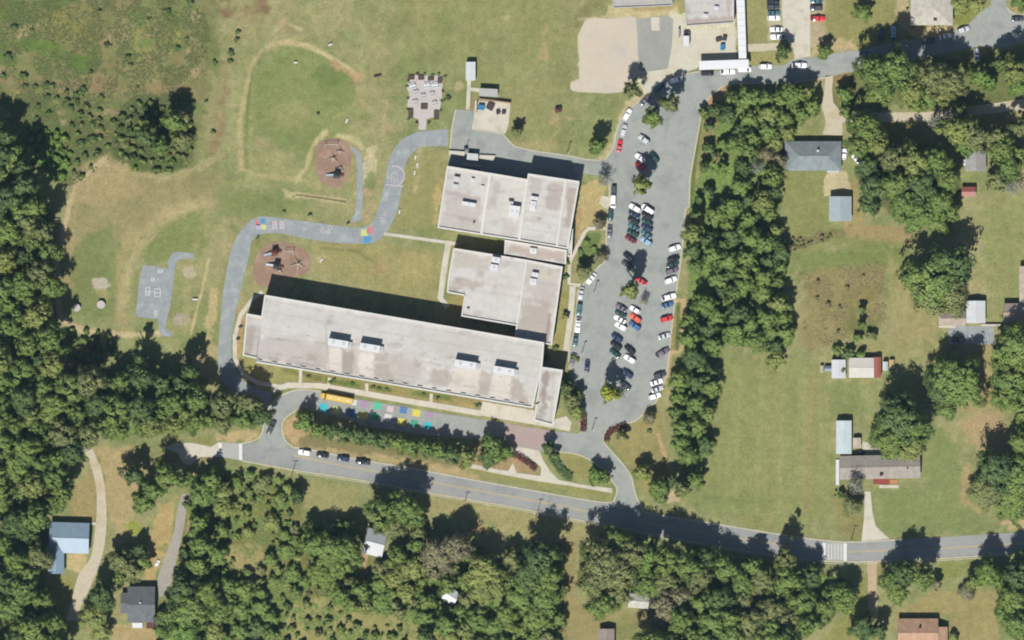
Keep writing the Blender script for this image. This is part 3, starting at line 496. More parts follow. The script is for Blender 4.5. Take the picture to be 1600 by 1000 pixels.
sheet('pale_yard', [(1051, 24), (1066, 30), (1070, 46), (1146, 44), (1151, 94), (1093, 96), (1090, 106), (1068, 114), (1040, 127), (1020, 141), (1006, 148), (999, 114), (1044, 107), (1052, 60)], .025, noisy('packed_pale_gravel', C(224, 218, 198), .045, (.1, .5, 2.5), .95, .3, col2=C(212, 200, 172), c2scale=.08))
sheet('gravel_lot', [(994, 30), (1040, 24), (1052, 30), (1050, 70), (1044, 106), (1010, 112), (998, 108), (996, 60)], .03, M['grey_gravel'])
sheet('concrete_pad', [(1017, 27), (1030, 27), (1031, 48), (1018, 48)], .05, M['concrete'])
sheet('upper_parking_lot', [(1219, -40), (1266, -40), (1266, 88), (1241, 93), (1240, 76), (1224, 55)], .045, M['concrete'])
sheet('lower_driveway', smooth([(1290, 118), (1287, 150), (1284, 165), (1290, 190), (1285, 210)]) + [(1316, 212), (1316, 192), (1450, 190), (1500, 182), (1600, 172), (1680, 168), (1680, 150), (1594, 155), (1550, 162), (1452, 175), (1316, 177), (1302, 160), (1300, 140), (1302, 118)], .03, M['gravel'])
sheet('house_parking_pad', [(1482, 509), (1553, 510), (1553, 538), (1482, 538)], .03, M['dark_asphalt'])
sheet('house_driveway', [(1351, 768), (1360, 768), (1363, 800), (1368, 822), (1390, 842), (1346, 846), (1350, 810)], .03, M['concrete'])
sheet('dirt_driveway', [(1355, 876), (1370, 876), (1370, 908), (1372, 968), (1356, 968), (1356, 905)], .03, noisy('dirt_track', C(206, 180, 148), .1, (.3, 1.5), .95, .3, col2=C(206, 184, 152), c2scale=.2))
wl = cv(0, 770, 4.347)
sheet('gravel_lane', smooth([(128, 700), (140, 722), (150, 760), (151, 800), (148, 830), (142, 870), (122, 900), (112, 940), (104, 968)]) + smooth([(124, 971), (126, 950), (140, 920), (156, 880), (165, 840), (166, 790), (160, 740), (146, 705), (140, 690)]) , .03, M['gravel'])
sheet('grey_lane', smooth([(285, 772), (276, 800), (272, 830), (258, 870), (246, 905), (248, 932)]) + smooth([(256, 932), (270, 905), (277, 870), (288, 820), (292, 790), (298, 772)]), .03, noisy('grey_gravel_lane', C(182, 176, 164), .08, (.2, 1, 3), .95, .3))
sheet('concrete_stub', [(258, 700), (272, 692), (300, 692), (330, 698), (342, 691), (342, 714), (312, 714), (296, 728), (284, 722), (278, 708)], .045, M['concrete'])
sheet('mulch_bed', smooth([(498, 222), (520, 215), (540, 220), (549, 240), (546, 270), (538, 288), (522, 292), (500, 282), (493, 262), (492, 238), (498, 222)])[:-1], .04, M['mulch'])
sheet('mulch_bed', smooth([(412, 384), (430, 377), (455, 381), (478, 392), (486, 412), (476, 428), (440, 436), (424, 446), (404, 446), (396, 425), (400, 400), (412, 384)])[:-1], .04, M['mulch'])
g = cv(600, 60, 5.263)
sheet('garden_paving', g([(200, 330), (230, 300), (470, 310), (485, 350), (478, 450), (462, 580), (440, 640), (350, 665), (345, 752), (285, 752), (285, 665), (215, 640), (190, 560), (205, 450), (185, 400)]), .04, M['pad'])
sheet('bin_yard', g([(750, 510), (1040, 530), (1025, 700), (1000, 782), (722, 747), (742, 618)]), .07, M['concrete'])
# pavements
mb = MB(); Z1 = .12
for pts, w in (([(410, 456), (396, 466), (376, 492), (367, 525), (367, 560), (380, 585), (402, 598), (440, 605)], 6.5),
               ([(424, 610), (450, 602), (500, 603), (560, 613), (640, 627), (700, 637), (752, 646)], 9),
               ([(470, 577), (469, 600)], 5), ([(515, 590), (513, 603)], 5), ([(573, 599), (573, 614)], 5), ([(674, 615), (673, 631)], 5),
               ([(600, 365), (650, 372), (714, 381)], 5), ([(701, 376), (694, 420), (688, 466), (700, 480)], 9),
               ([(895, 447), (891, 500), (884, 548)], 9), ([(946, 357), (920, 357), (914, 362), (902, 385), (890, 410), (889, 443), (907, 446)], 5.5), ([(733, 126), (731, 171)], 6), ([(733, 139), (750, 141)], 6)):
    ribbon(mb, pts, w, .0, Z1); Z1 += .004
struct(mb.out('pavement', M['concrete']))
q = cv(640, 620, 4.547)
sheet('front_walk', q([(790, 345), (920, 380), (950, 450), (1000, 530), (1060, 590), (1210, 622), (1440, 650), (1440, 685), (1220, 645), (900, 598), (620, 545), (430, 505), (450, 478), (640, 520), (700, 525), (735, 470), (760, 540), (930, 562), (935, 500), (860, 440), (730, 395), (745, 350)]), .06, M['concrete'])
sheet('entrance_apron', [(753, 627), (835, 641), (834, 656), (864, 664), (867, 655), (885, 650), (893, 660), (890, 674), (860, 668), (750, 649)], .09, M['concrete'])
sheet('lot_apron', [(940, 306), (958, 308), (958, 326), (947, 326), (936, 318)], .09, M['concrete'])
# kerbs
kb = MB(); z = .12
for pts in (loop_l, loop_r, main_top, [(957, 785)]+drive_l[::-1][1:], drive_r + main_top2[1:-8], drive_up, lot_e[:-20], lot_w, lot_w2[:-1], main_bot[3:], [(741, 201), (786, 209), (794, 219), (805, 229), (830, 235), (894, 244), (915, 249), (944, 251)], [(703, 235), (706, 200), (712, 171)], north_edge[:10]):
    w = 1.9
    if len(pts) < 2: continue
    ribbon(kb, pts, w, 0, z); z += .003
struct(kb.out('kerb', M['kerb']))
# road paint
ml = MB()
cen1 = smooth([(459, 711), (532, 727), (620, 742), (684, 755), (827, 781), (921, 800), (957, 807)]); cen2 = smooth([(1010, 817), (1115, 835), (1199, 848), (1290, 861)]); cen3 = smooth([(1326, 862), (1390, 860), (1460, 857), (1600, 849), (1700, 842)])
for c in (cen1, cen2, cen3):
    L, R = offs(c, 1.8); ribbon(ml, L, .9, .02, .035); ribbon(ml, R, .9, .02, .035)
struct(ml.out('centre_line', M['yellow_line']))
ml = MB()
for e, sgn in ((main_bot, 1),):
    L, R = offs(e[6:], 6); ribbon(ml, L, .5, .02, .034)
struct(ml.out('edge_line', M['white_line']))
def crosswalk(name, bars, slabs):
    m_ = MB()
    for bx in bars:
        m_.prism([tuple(W(*p)[:2]) for p in bx], .02, .052)
    struct(m_.out(name, M['white_line']))
    m2 = MB()
    for bx in slabs: m2.prism([tuple(W(*p)[:2]) for p in bx], .02, .044)
    struct(m2.out('crossing_paving', noisy('crossing_concrete', C(192, 192, 186), .05, (.5, 2), .8)))
crosswalk('crosswalk', [[(341.5, 692), (346.5, 692), (346.5, 713), (341.5, 713)], [(373.5, 693), (378.5, 693), (378.5, 719), (373.5, 719)]] , [[(346, 691), (374, 693), (374, 718), (346, 714)]])
crosswalk('crosswalk', [[(1285, 848), (1290, 848), (1290, 875), (1285, 875)], [(1318, 849), (1323, 849), (1323, 877), (1318, 877)]] + [[(1294+5*i, 850), (1294.9+5*i, 850), (1294.9+5*i, 874), (1294+5*i, 874)] for i in range(5)], [[(1290, 848), (1318, 848), (1318, 876), (1290, 876)]])
# painted play squares on the bus lane
pl = cv(480, 580, 7.27)
PC = {'cyan': C(70, 200, 214), 'lemon': C(222, 224, 150), 'blue': C(92, 136, 190), 'yellow': C(232, 220, 96), 'green': C(66, 176, 142), 'white': C(228, 230, 230), 'purple': C(184, 156, 186), 'mint': C(96, 206, 172), 'rose': C(226, 208, 212), 'red': C(216, 140, 146), 'sky': C(84, 160, 210), 'lavender': C(196, 188, 216)}
PM = {k: noisy(k+'_paint', v, .05, (.6, 2.5), .7) for k, v in PC.items()}
bus_lane = bpy.data.objects['bus_lane']; path = bpy.data.objects['school_path']; court = bpy.data.objects['basketball_court']
def psq(parent, x, y, w, h, c, z=.066, rz=.17, lab=None):
    m_ = MB(); p = W(x, y, z); m_.box((p.x, p.y, z), (w*S, h*S, .012), -rz); o = m_.out('painted_square', PM[c], parent); o['label'] = f'{c} painted square'
for (x, y, c, s) in [(185, 415, 'cyan', 96), (330, 445, 'lemon', 96), (500, 475, 'blue', 96), (638, 502, 'yellow', 90), (772, 515, 'green', 84), (915, 525, 'white', 80), (1072, 578, 'yellow', 90), (1215, 592, 'green', 84), (1370, 618, 'cyan', 92), (645, 372, 'purple', 84), (800, 395, 'mint', 90), (943, 430, 'rose', 76), (1092, 442, 'blue', 84), (1240, 474, 'yellow', 88), (1388, 494, 'purple', 80)]:
    a = pl([(x, y)])[0]; psq(bus_lane, a[0], a[1], s/7.27, s*.9/7.27, c, z=.07)
r1 = cv(340, 180, 4.547)
for (x, y, c, s) in [(285, 765, 'red', 34), (322, 752, 'sky', 34), (291, 792, 'lavender', 34), (327, 795, 'lemon', 34), (1043, 835, 'lemon', 48), (1087, 815, 'red', 46), (1062, 885, 'sky', 50)]:
    a = r1([(x, y)])[0]; psq(path, a[0], a[1], s/4.547, s/4.547, c, z=.045, rz=.1)
m_ = MB()
for cx in (405, 458):
    for k in range(6):
        a = r1([(cx, 755+k*10)])[0]; p = W(*a); m_.box((p.x, p.y, .045), (1.6, .28, .012), 0)
    for dx in (-14, 14):
        a = r1([(cx+dx, 782)])[0]; p = W(*a); m_.box((p.x, p.y, .0465), (.22, 3.0, .012), 0)
def ring(m_, cx, cy, r, w, z, a0=0, a1=2*math.pi, n=28):
    for i in range(n):
        t0 = a0+(a1-a0)*i/n; t1 = a0+(a1-a0)*(i+1)/n
        m_.prism([(cx+(r+s)*math.cos(t), cy+(r+s)*math.sin(t)) for s, t in ((0, t0), (w, t0), (w, t1), (0, t1))], z, z+.012)
p = W(*r1([(1258, 430)])[0]); ring(m_, p.x, p.y, 3.6, .35, .042, -1.2, 1.9); ring(m_, p.x, p.y, 1.2, .2, .042, 0, 3.2)
for k in range(5): m_.box((p.x-2.6+k*1.3, p.y-1.6, .062), (.16, 2.6, .01), .1)
m_.box((p.x, p.y-3.8, .06), (7, .35, .012), -.1)
for (x, y) in [(1190, 590), (1200, 560), (1170, 740), (1190, 700), (745, 820), (790, 830), (620, 810), (800, 800)]:
    p = W(*r1([(x, y)])[0]); ring(m_, p.x, p.y, random.uniform(.5, .9), .2, .045, n=10)
m_.out('play_markings', PM['rose'], path)
m_ = MB()
for (x, y, w, h) in [(655, 370, 6, 12), (722, 380, 9, 12), (740, 235, 7, 5), (690, 290, 5, 5), (710, 520, 4, 8)]:
    p = W(*b([(x, y)])[0])
    for (dx, dy, ww, hh, dz) in ((0, h/2, w, 1, 0), (0, -h/2, w, 1, 0), (-w/2, 0, 1, h, .004), (w/2, 0, 1, h, .004), (0, 0, w, 1, .008)):
        m_.box((p.x+dx*S, p.y+dy*S, .045+dz), (ww*S, hh*S, .012), 0)
m_.out('play_markings', PM['white'], court)
m_ = MB()
def bays(x0, y0, x1, y1, n, dx, dy, L):
    for i in range(n+1):
        f_ = i/n; p_ = W(x0+(x1-x0)*f_, y0+(y1-y0)*f_); a_ = math.atan2(-dy, dx); m_.box((p_.x+math.cos(a_)*L*S/2, p_.y+math.sin(a_)*L*S/2, .045), (L*S, .14, .012), a_)
bays(1001, 322, 996, 382, 6, -1, -.62, 17); bays(1003, 322, 998, 382, 6, 1, .62, 17); bays(980, 476, 972, 560, 8, -1, -.62, 16); bays(983, 478, 975, 590, 10, 1, .62, 16); bays(1062, 376, 1034, 616, 22, -1, .3, 19); bays(993, 395, 990, 425, 3, -1, -.7, 16); bays(1009, 205, 1008, 265, 6, -1, -.8, 15)
m_.out('bay_line', noisy('worn_bay_paint', C(196, 198, 192), .06, (.6, 3), .8), bpy.data.objects['parking_lot'])
# concrete slabs near the upper school, worn grey spots
sheet('upper_walk', [(1168, 69), (1217, 67), (1220, 78), (1168, 81)], .03, M['gravel'])

# ================================================================ SCHOOL BUILDINGS
GREY, STAIN, CLEAN, DARKST = C(224, 220, 214), C(184, 170, 158), C(234, 226, 214), C(160, 144, 132)
def quad_roof(name, q, z, parent, strokes, res=.55, base=GREY):
    (a, b_, c, d_) = [np.array(W(*p)[:2]) for p in q]
    n = max(2, int(max(np.linalg.norm(b_-a), np.linalg.norm(c-d_))/res)); m = max(2, int(max(np.linalg.norm(d_-a), np.linalg.norm(c-b_))/res))
    u, v = np.meshgrid(np.linspace(0, 1, n+1), np.linspace(0, 1, m+1)); u = u.ravel()[:, None]; v = v.ravel()[:, None]
    P = a*(1-u)*(1-v)+b_*u*(1-v)+c*u*v+d_*(1-u)*v
    pxx = P[:, 0]/S+800; pyy = 500-P[:, 1]/S
    cl = np.tile(np.array(base), (len(P), 1)); nn = fbm(pxx, pyy, 40, 31)[:, None]; n4 = fbm(pxx, pyy*.35, 10, 37)[:, None]
    t = np.clip((nn-.45)*2.2, 0, .6); cl = cl*(1-t)+np.array(C(210, 204, 197))*t
    cl = cl*(1+(n4-.5)*.12)
    r2 = np.random.RandomState(int(abs(q[0][0]*7+q[0][1])) % 9999); extra = []
    A0 = np.array(q[0]); B0 = np.array(q[1]); D0 = np.array(q[3]); C0 = np.array(q[2]); Lh = np.linalg.norm(D0-A0)
    for k in range(int(Lh/12)):
        f_ = (k+.5)/max(1, int(Lh/12)); a_ = A0*(1-f_)+D0*f_; b_2 = B0*(1-f_)+C0*f_; extra.append(('l', [tuple(a_), tuple(b_2)], .8, C(176, 170, 162), .28, 1.2))
    for k in range(int(Lh*np.linalg.norm(B0-A0)/900)+1):
        f_, g_ = r2.uniform(.05, .95, 2); p_ = A0*(1-f_)*(1-g_)+B0*f_*(1-g_)+C0*f_*g_+D0*(1-f_)*g_
        extra.append(('e', p_[0], p_[1], r2.uniform(2, 11), r2.uniform(1.5, 5), [C(174, 162, 150), C(226, 222, 216), C(184, 176, 166)][r2.randint(3)], r2.uniform(.25, .55), 4))
    cl = paint(pxx, pyy, cl, list(strokes)+extra, .7)
    idx = np.arange((n+1)*(m+1)).reshape(m+1, n+1)
    f = np.stack([idx[:-1, :-1], idx[1:, :-1], idx[1:, 1:], idx[:-1, 1:]], -1).reshape(-1, 4)
    V = np.concatenate([P, np.full((len(P), 1), z)], 1)
    return np_mesh(name, V, f, np.clip(cl, 0, 1), mat=M['roof_membrane'], parent=parent)
win_me = None
def block(parent, q, h, strokes, par=.55, cop=2.3, windows=(), pcol='coping', base=GREY, edges=(0, 1, 2, 3)):
    """one flat-roofed block: walls, painted membrane, white-capped parapets"""
    global win_me
    m_ = MB(); m_.prism([tuple(W(*p)[:2]) for p in q], 0, h-.02); m_.out('wall', M['school_wall'], parent)
    quad_roof('roof', q, h, parent, strokes, base=base)
    m_ = MB()
    for k in edges:
        a, b2 = q[k], q[(k+1) % 4]
        dx, dy = b2[0]-a[0], b2[1]-a[1]; l = math.hypot(dx, dy)
        cx_, cy_ = sum(p[0] for p in q)/4, sum(p[1] for p in q)/4
        nx_, ny_ = -dy/l, dx/l
        if (cx_-a[0])*nx_+(cy_-a[1])*ny_ < 0: nx_, ny_ = -nx_, -ny_
        e = .003*k
        pts = [(a[0]-nx_*.3, a[1]-ny_*.3), (b2[0]-nx_*.3, b2[1]-ny_*.3), (b2[0]+nx_*(cop-.3), b2[1]+ny_*(cop-.3)), (a[0]+nx_*(cop-.3), a[1]+ny_*(cop-.3))]
        m_.prism([tuple(W(*p)[:2]) for p in pts], h-.3, h+par+e)
    m_.out('parapet', M[pcol], parent)
    for k in windows:
        a, b2 = W(*q[k]), W(*q[(k+1) % 4]); dv = b2-a; L = dv.length; n = int(L/5.5); dv.normalize(); nrm = Vector((dv.y, -dv.x, 0))
        c_ = sum((W(*p) for p in q), Vector())/4
        if (c_-a).dot(nrm) > 0: nrm = -nrm
        for i in range(n):
            for zz in ([1.9, 5.6] if h > 7.5 else [1.9]):
                o = a+dv*(L*(i+.5)/n)+nrm*.04
                if win_me is None:
                    w_ = MB(); w_.box((0, 0, 0), (2.8, .10, 1.6), mi=0); w_.box((0, -.03, 0), (2.5, .10, 1.3), mi=1)
                    ob = w_.out('window', mats=[M['coping'], M['glass']], parent=parent); win_me = ob.data
                else: ob = bpy.data.objects.new('window', win_me); link(ob); ob.parent = parent
                ob.location = (o.x, o.y, zz); ob.rotation_euler = (0, 0, math.atan2(nrm.y, nrm.x)+math.pi/2)
sA = thing('school_building', 'north school wing with four pale roof bays below the service yard', 'school building', group='flat-roofed school wings')
sB = thing('school_building', 'middle school wing with stepped pale roof between the north wing and long wing', 'school building', group='flat-roofed school wings')
sC = thing('school_building', 'long southern school wing with four big rooftop units, beside the yellow bus', 'school building', group='flat-roofed school wings')
a2 = cv(660, 150, 4.347)
StA = [('p', a2([(170, 640), (400, 680), (390, 930), (120, 880)]), C(196, 187, 177), .6, 6), ('l', a2([(150, 650), (380, 700)]), 5, C(182, 166, 154), .5, 5), ('p', a2([(470, 560), (530, 565), (510, 760), (460, 760)]), C(196, 184, 172), .6, 6),
       ('p', a2([(545, 560), (700, 575), (690, 850), (540, 840)]), C(230, 224, 212), .7, 6), ('p', a2([(845, 580), (960, 600), (930, 780), (830, 760)]), C(180, 164, 152), .6, 6), ('p', a2([(740, 560), (820, 575), (800, 680), (735, 670)]), C(190, 176, 164), .5, 6),
       ('e', *a2([(240, 590)])[0], 14, 9, C(214, 212, 210), .7, 6), ('p', a2([(985, 620), (1040, 630), (1030, 900), (960, 900)]), C(190, 172, 158), .7, 5), ('l', a2([(1000, 700), (990, 880)]), 4, C(166, 148, 136), .5, 5), ('p', a2([(560, 850), (650, 860), (640, 960), (540, 940)]), C(204, 192, 184), .5, 8), ('l', a2([(135, 800), (380, 850)]), 3, C(176, 160, 146), .5, 4)]
block(sA, [(699, 260), (766, 271), (752, 367), (684, 356)], 7.0, StA, windows=(3, 2))
block(sA, [(766, 271), (825, 281), (811, 376), (752, 367)], 8.2, StA, windows=(2,))
block(sA, [(825, 272), (885, 281), (870, 386), (811, 376)], 9.4, StA)
block(sA, [(885, 281), (905, 284), (887, 389), (870, 386)], 8.6, StA, windows=(1,))
block(sA, [(887, 360), (895, 358), (893, 402), (885, 400)], 4.2, [], windows=(), base=C(225, 222, 216))
b2_ = cv(640, 350, 4.347)
StB = [('p', b2_([(320, 180), (560, 230), (540, 330), (310, 300)]), C(198, 188, 174), .6, 8), ('p', b2_([(300, 350), (520, 390), (510, 430), (280, 440)]), C(184, 166, 152), .6, 8), ('p', b2_([(800, 290), (1010, 320), (990, 600), (780, 500)]), C(192, 178, 166), .5, 8), ('e', *b2_([(920, 360)])[0], 14, 9, C(222, 214, 196), .7, 8), ('p', b2_([(760, 540), (960, 560), (940, 800), (740, 700)]), C(188, 172, 160), .7, 8), ('l', b2_([(760, 500), (980, 560)]), 7, C(182, 160, 146), .5, 6),
       ('e', *b2_([(800, 490)])[0], 8, 4, C(224, 222, 220), .8, 3), ('p', b2_([(560, 240), (620, 250), (610, 330), (540, 320)]), C(216, 216, 216), .6, 4), ('l', b2_([(950, 620), (930, 800)]), 5, C(158, 134, 120), .7, 4), ('p', b2_([(670, 130), (1050, 190), (1050, 260), (660, 200)]), C(196, 178, 164), .8, 4), ('l', b2_([(290, 460), (370, 470)]), 3, C(150, 138, 128), .7, 3)]
block(sB, [(709, 388), (822, 406), (815, 458), (700, 440)], 6.8, StB, windows=(3,), edges=(0, 3))
block(sB, [(700, 440), (728, 444.4), (726, 462), (699, 457)], 6.8, StB, windows=(2,), edges=(2, 3))
block(sB, [(728, 444.4), (815, 458), (808, 509), (721, 494)], 6.8, StB, windows=(2,), edges=(2,))
m_ = MB(); m_.prism([tuple(W(*p)[:2]) for p in [(725.7, 462), (727.5, 462), (722.5, 494), (720.7, 494)]], 6.5, 7.36); m_.out('parapet', M['coping'], sB)
block(sB, [(822, 406), (879, 417), (862, 539), (804, 528)], 6.6, StB, windows=(1,))
block(sB, [(789, 375), (885, 391), (884, 413), (788, 397)], 6.2, StB, edges=(0, 1, 3))
c2 = cv(340, 370, 4.347); c3 = cv(640, 500, 5)
StC = [('p', c2([(230, 640), (740, 720), (1391, 830), (1391, 1000), (280, 830), (190, 780)]), C(194, 184, 172), .55, 14),
       ('l', c2([(230, 640), (215, 780)]), 14, C(180, 166, 156), .7, 7), ('l', c2([(190, 790), (280, 810), (800, 900)]), 4, C(164, 152, 144), .55, 5),
       ('p', c2([(760, 750), (850, 760), (845, 930), (745, 910)]), C(232, 224, 214), .95, 4), ('p', c2([(855, 760), (935, 775), (925, 940), (850, 930)]), C(178, 166, 154), .8, 5),
       ('p', c2([(965, 790), (1065, 800), (1060, 960), (945, 945)]), C(236, 226, 216), .95, 4), ('p', c2([(1075, 790), (1150, 810), (1200, 980), (1070, 960)]), C(190, 178, 166), .7, 6),
       ('p', c3([(355, 380), (560, 390), (545, 570), (300, 545), (335, 450)]), C(232, 222, 208), .9, 5), ('p', c3([(560, 390), (650, 420), (610, 590), (545, 570)]), C(184, 170, 156), .7, 6), ('p', c3([(655, 440), (800, 440), (780, 620), (630, 590)]), C(234, 224, 212), .9, 5), ('p', c3([(800, 440), (860, 440), (930, 660), (790, 620)]), C(186, 172, 160), .75, 6),
       ('p', c3([(200, 400), (340, 400), (300, 530), (120, 500)]), C(186, 174, 160), .7, 8), ('l', c3([(100, 325), (330, 370)]), 1.5, C(150, 140, 132), .5, 2),
       ('l', c2([(230, 680), (700, 720), (900, 760)]), 1.5, C(168, 158, 150), .5, 3), ('l', c2([(740, 600), (760, 900)]), 2.5, C(186, 176, 168), .6, 3), ('e', *c2([(315, 680)])[0], 5, 5, C(226, 226, 228), .8, 3),
       ('l', c2([(270, 850), (800, 930), (1391, 1000)]), 3, C(170, 160, 152), .5, 4), ('p', c2([(340, 420), (1391, 600), (1391, 720), (330, 560)]), C(212, 210, 205), .5, 14), ('p', c3([(10, 60), (1040, 200), (1020, 360), (860, 400), (0, 200)]), C(212, 208, 200), .5, 12)]
block(sC, [(415, 461), (850, 535), (847, 572), (410, 494)], 10.6, StC, windows=(1,), edges=(0, 1, 3))
block(sC, [(387, 490), (410, 494), (847, 572), (832, 637)][0:1] + [(410, 494), (402, 560), (381, 555)], 10.4, StC, windows=(3, 2), edges=(0, 2, 3))
block(sC, [(410, 494), (847, 572), (832, 637), (402, 566)], 10.6, StC, windows=(2,), edges=(1, 2))
StC2 = [('l', c3([(1070, 420), (1050, 580), (1040, 770)]), 12, C(162, 144, 132), .8, 7), ('l', c3([(1030, 580), (1060, 600)]), 14, C(160, 142, 132), .4, 8), ('l', c3([(1130, 420), (1100, 760)]), 3, C(206, 192, 170), .7, 3)]
block(sC, [(846, 573), (879, 578), (864, 664), (834, 656)], 9.0, StC2, windows=(1, 2))
# row of low upstand boxes casting small shadows along the south parapet
for i in range(20):
    t = i/19; m_ = MB(); p = W(402+(832-402)*t+5, 566+(637-566)*t-3.5); m_.box((p.x, p.y, 10.9), (1.9, .35, .6), -.165); m_.out('parapet_upstand', M['light_grey'], sC)

def hvac(parent, x, y, w, h, z, ht, name='rooftop_unit', rz=-.165, mat='white_metal', fans=2):
    o = MB(); p = W(x, y); o.box((0, 0, ht/2), (w*S, h*S, ht)); u = o.out(name, M[mat], parent)
    u.location = (p.x, p.y, z); u.rotation_euler = (0, 0, rz)
    n = fans
    for i in range(n):
        f = MB(); cx_ = (i-(n-1)/2)*w*S/n; r = min(w*S/n, h*S)*.27
        f.tube((cx_, 0, ht), (cx_, 0, ht+.12), r, r, 12); f.out('fan_grille', M['light_grey'], u)
    g_ = MB(); g_.box((0, -h*S/2-.12, ht*.35), (w*S*.9, .24, ht*.5)); g_.out('louvre', M['light_grey'], u)
    return u
for (x, y, w) in ((530, 536, 32), (579, 543, 32), (728, 569, 34), (788, 579, 33)):
    hvac(sC, x, y, w, 10.5, 10.6, 3.7, fans=2)
    u = hvac(sC, x+w/2+2.5, y+3, 4, 9, 10.6, 1.4, name='duct_box', mat='light_grey', fans=1)
for (x, y, w, h, ht, m) in ((714, 279, 9, 5, 1.6, 'light_grey'), (712, 290, 8, 4, 1, 'light_grey'), (739, 281, 5, 4, 1, 'white_metal'), (754, 292, 5, 3, .8, 'white_metal'), (733, 319, 22, 5, 1.8, 'white_metal'), (740, 350, 3, 4, 1.2, 'grey_metal')):
    hvac(sA, x, y, w, h, 7.0, ht, mat=m, fans=1)
hvac(sA, 804, 331, 16, 18, 8.2, 2.4, fans=2); hvac(sA, 798, 318, 8, 6, 8.2, 1.8, mat='light_grey', fans=1)
for (x, y, w, h, ht) in ((835, 310, 11, 5, 1.5), (833, 321, 8, 12, 1.5), (832, 328, 9, 4, 1)): hvac(sA, x, y, w, h, 9.4, ht, fans=1)
for (x, y, w, h, ht, z) in ((775, 406, 13, 8, 2.2, 6.8), (772, 418, 12, 9, 1.2, 6.8), (836, 429, 10, 6, 1.6, 6.6), (833, 440, 10, 9, 1.3, 6.6), (833, 392, 11, 8, 1.2, 6.2), (799, 405, 4, 3, .7, 6.8), (731, 484, 4, 4, 1.2, 6.8)):
    hvac(sB, x, y, w, h, z, ht, fans=1, mat='light_grey' if w < 10 else 'white_metal')
for i in range(26):
    x = 440+i*15+random.uniform(-4, 4); y = 505+(x-440)*.163+random.uniform(0, 60)
    m_ = MB(); p = W(x, y); m_.tube((p.x, p.y, 10.6), (p.x, p.y, 11.1), .18, .18, 8); m_.out('roof_vent', M['light_grey'], sC)
# loading dock north of wing A
dk = thing('loading_dock', 'raised concrete loading dock with steps against the shaded north wall', 'loading dock')
dd = a2
for nm, pts, z0, z1, m in (('platform', [(180, 370), (290, 378), (285, 410), (180, 400)], 0, 1.1, 'concrete'), ('ramp', [(390, 400), (495, 405), (480, 440), (380, 430)], 0, 1.0, 'concrete'), ('canopy', [(305, 388), (380, 395), (378, 440), (300, 432)], 2.6, 2.8, 'light_grey'), ('retaining_wall', [(268, 455), (400, 470), (398, 484), (266, 470)], 0, 1.2, 'concrete')):
    m_ = MB(); m_.prism([tuple(W(*p)[:2]) for p in dd(pts)], z0, z1); m_.out(nm, M[m], dk)
m_ = MB()
for p in dd([(308, 392), (376, 398), (375, 436), (304, 428)]): w_ = W(*p); m_.tube((w_.x, w_.y, 0), (w_.x, w_.y, 2.6), .08)
m_.out('posts', M['grey_metal'], dk)
m_ = MB()
for p in dd([(295, 360), (330, 385)]): w_ = W(*p); m_.box((w_.x, w_.y, .7), (1.5, 1.2, 1.4))
m_.out('generator', M['dark_metal'], dk)

# upper school and covered walkway
sD = thing('school_building', 'flat-roofed building cut by the top edge, left of the white covered walkway', 'school building', group='flat-roofed school wings')
u5 = cv(1040, 0, 5.264)
StD = [('p', u5([(170, -60), (480, -60), (480, 130), (170, 150)]), C(214, 210, 206), .8, 3), ('p', u5([(160, 155), (560, 140), (560, 200), (170, 215)]), C(190, 172, 162), .8, 4), ('l', u5([(515, -40), (520, 190)]), 6, C(198, 182, 172), .8, 4)]
block(sD, [(1067, -40), (1146, -40), (1146, 36), (1072, 41)], 5.0, StD, cop=1.2, windows=(2,), pcol='light_grey')
for (x, y) in ((1119, 13), (1102, 25)): hvac(sD, x, y, 7, 5, 5.0, 1.0, rz=0, fans=1)
o = thing('school_building', 'low grey flat roof at the top edge, above the pale sand yard', 'school building', group='flat-roofed school wings')
block(o, [(956, -40), (1050, -40), (1050, 9), (958, 13)], 4.0, [], cop=1.0, base=C(196, 194, 190), pcol='light_grey')
cw = thing('covered_walkway', 'white L-shaped canopy walkway reaching the upper road', 'walkway')
cm = noisy('canopy_white', C(250, 252, 255), .02, (.4, 2), .5)
m_ = MB(); m_.prism([tuple(W(*p)[:2]) for p in [(1147, -40), (1161, -40), (1163, 0), (1166, 92.5), (1154, 93), (1150, 0)]], 3.3, 3.6); m_.out('roof', cm, cw)
m_ = MB(); m_.prism([tuple(W(*p)[:2]) for p in [(1092, 96), (1169, 93.3), (1170, 107), (1092, 110)]], 3.9, 4.2); m_.out('roof', cm, cw)
for (x0, y0, x1, y1) in ((1156, -40, 1159, 92),):
    for k in range(0, 14):
        m_ = MB(); y = y0+(y1-y0)*k/13; x = x0+(x1-x0)*k/13; p = W(x, y); m_.box((p.x, p.y, 3.63), (3.0, .14, .06), 0); m_.out('roof_seam', M['light_grey'], cw)
for k in range(7):
    for (xa, ya) in ((1151+k*.6, 5+k*14), (1162+k*.5, 5+k*14)):
        m_ = MB(); p = W(xa, ya); m_.tube((p.x, p.y, 0), (p.x, p.y, 3.3), .09); m_.out('post', M['white_metal'], cw)
for k in range(6):
    for yy in (98, 107):
        m_ = MB(); p = W(1095+k*14, yy); m_.tube((p.x, p.y, 0), (p.x, p.y, 3.9), .09); m_.out('post', M['white_metal'], cw)

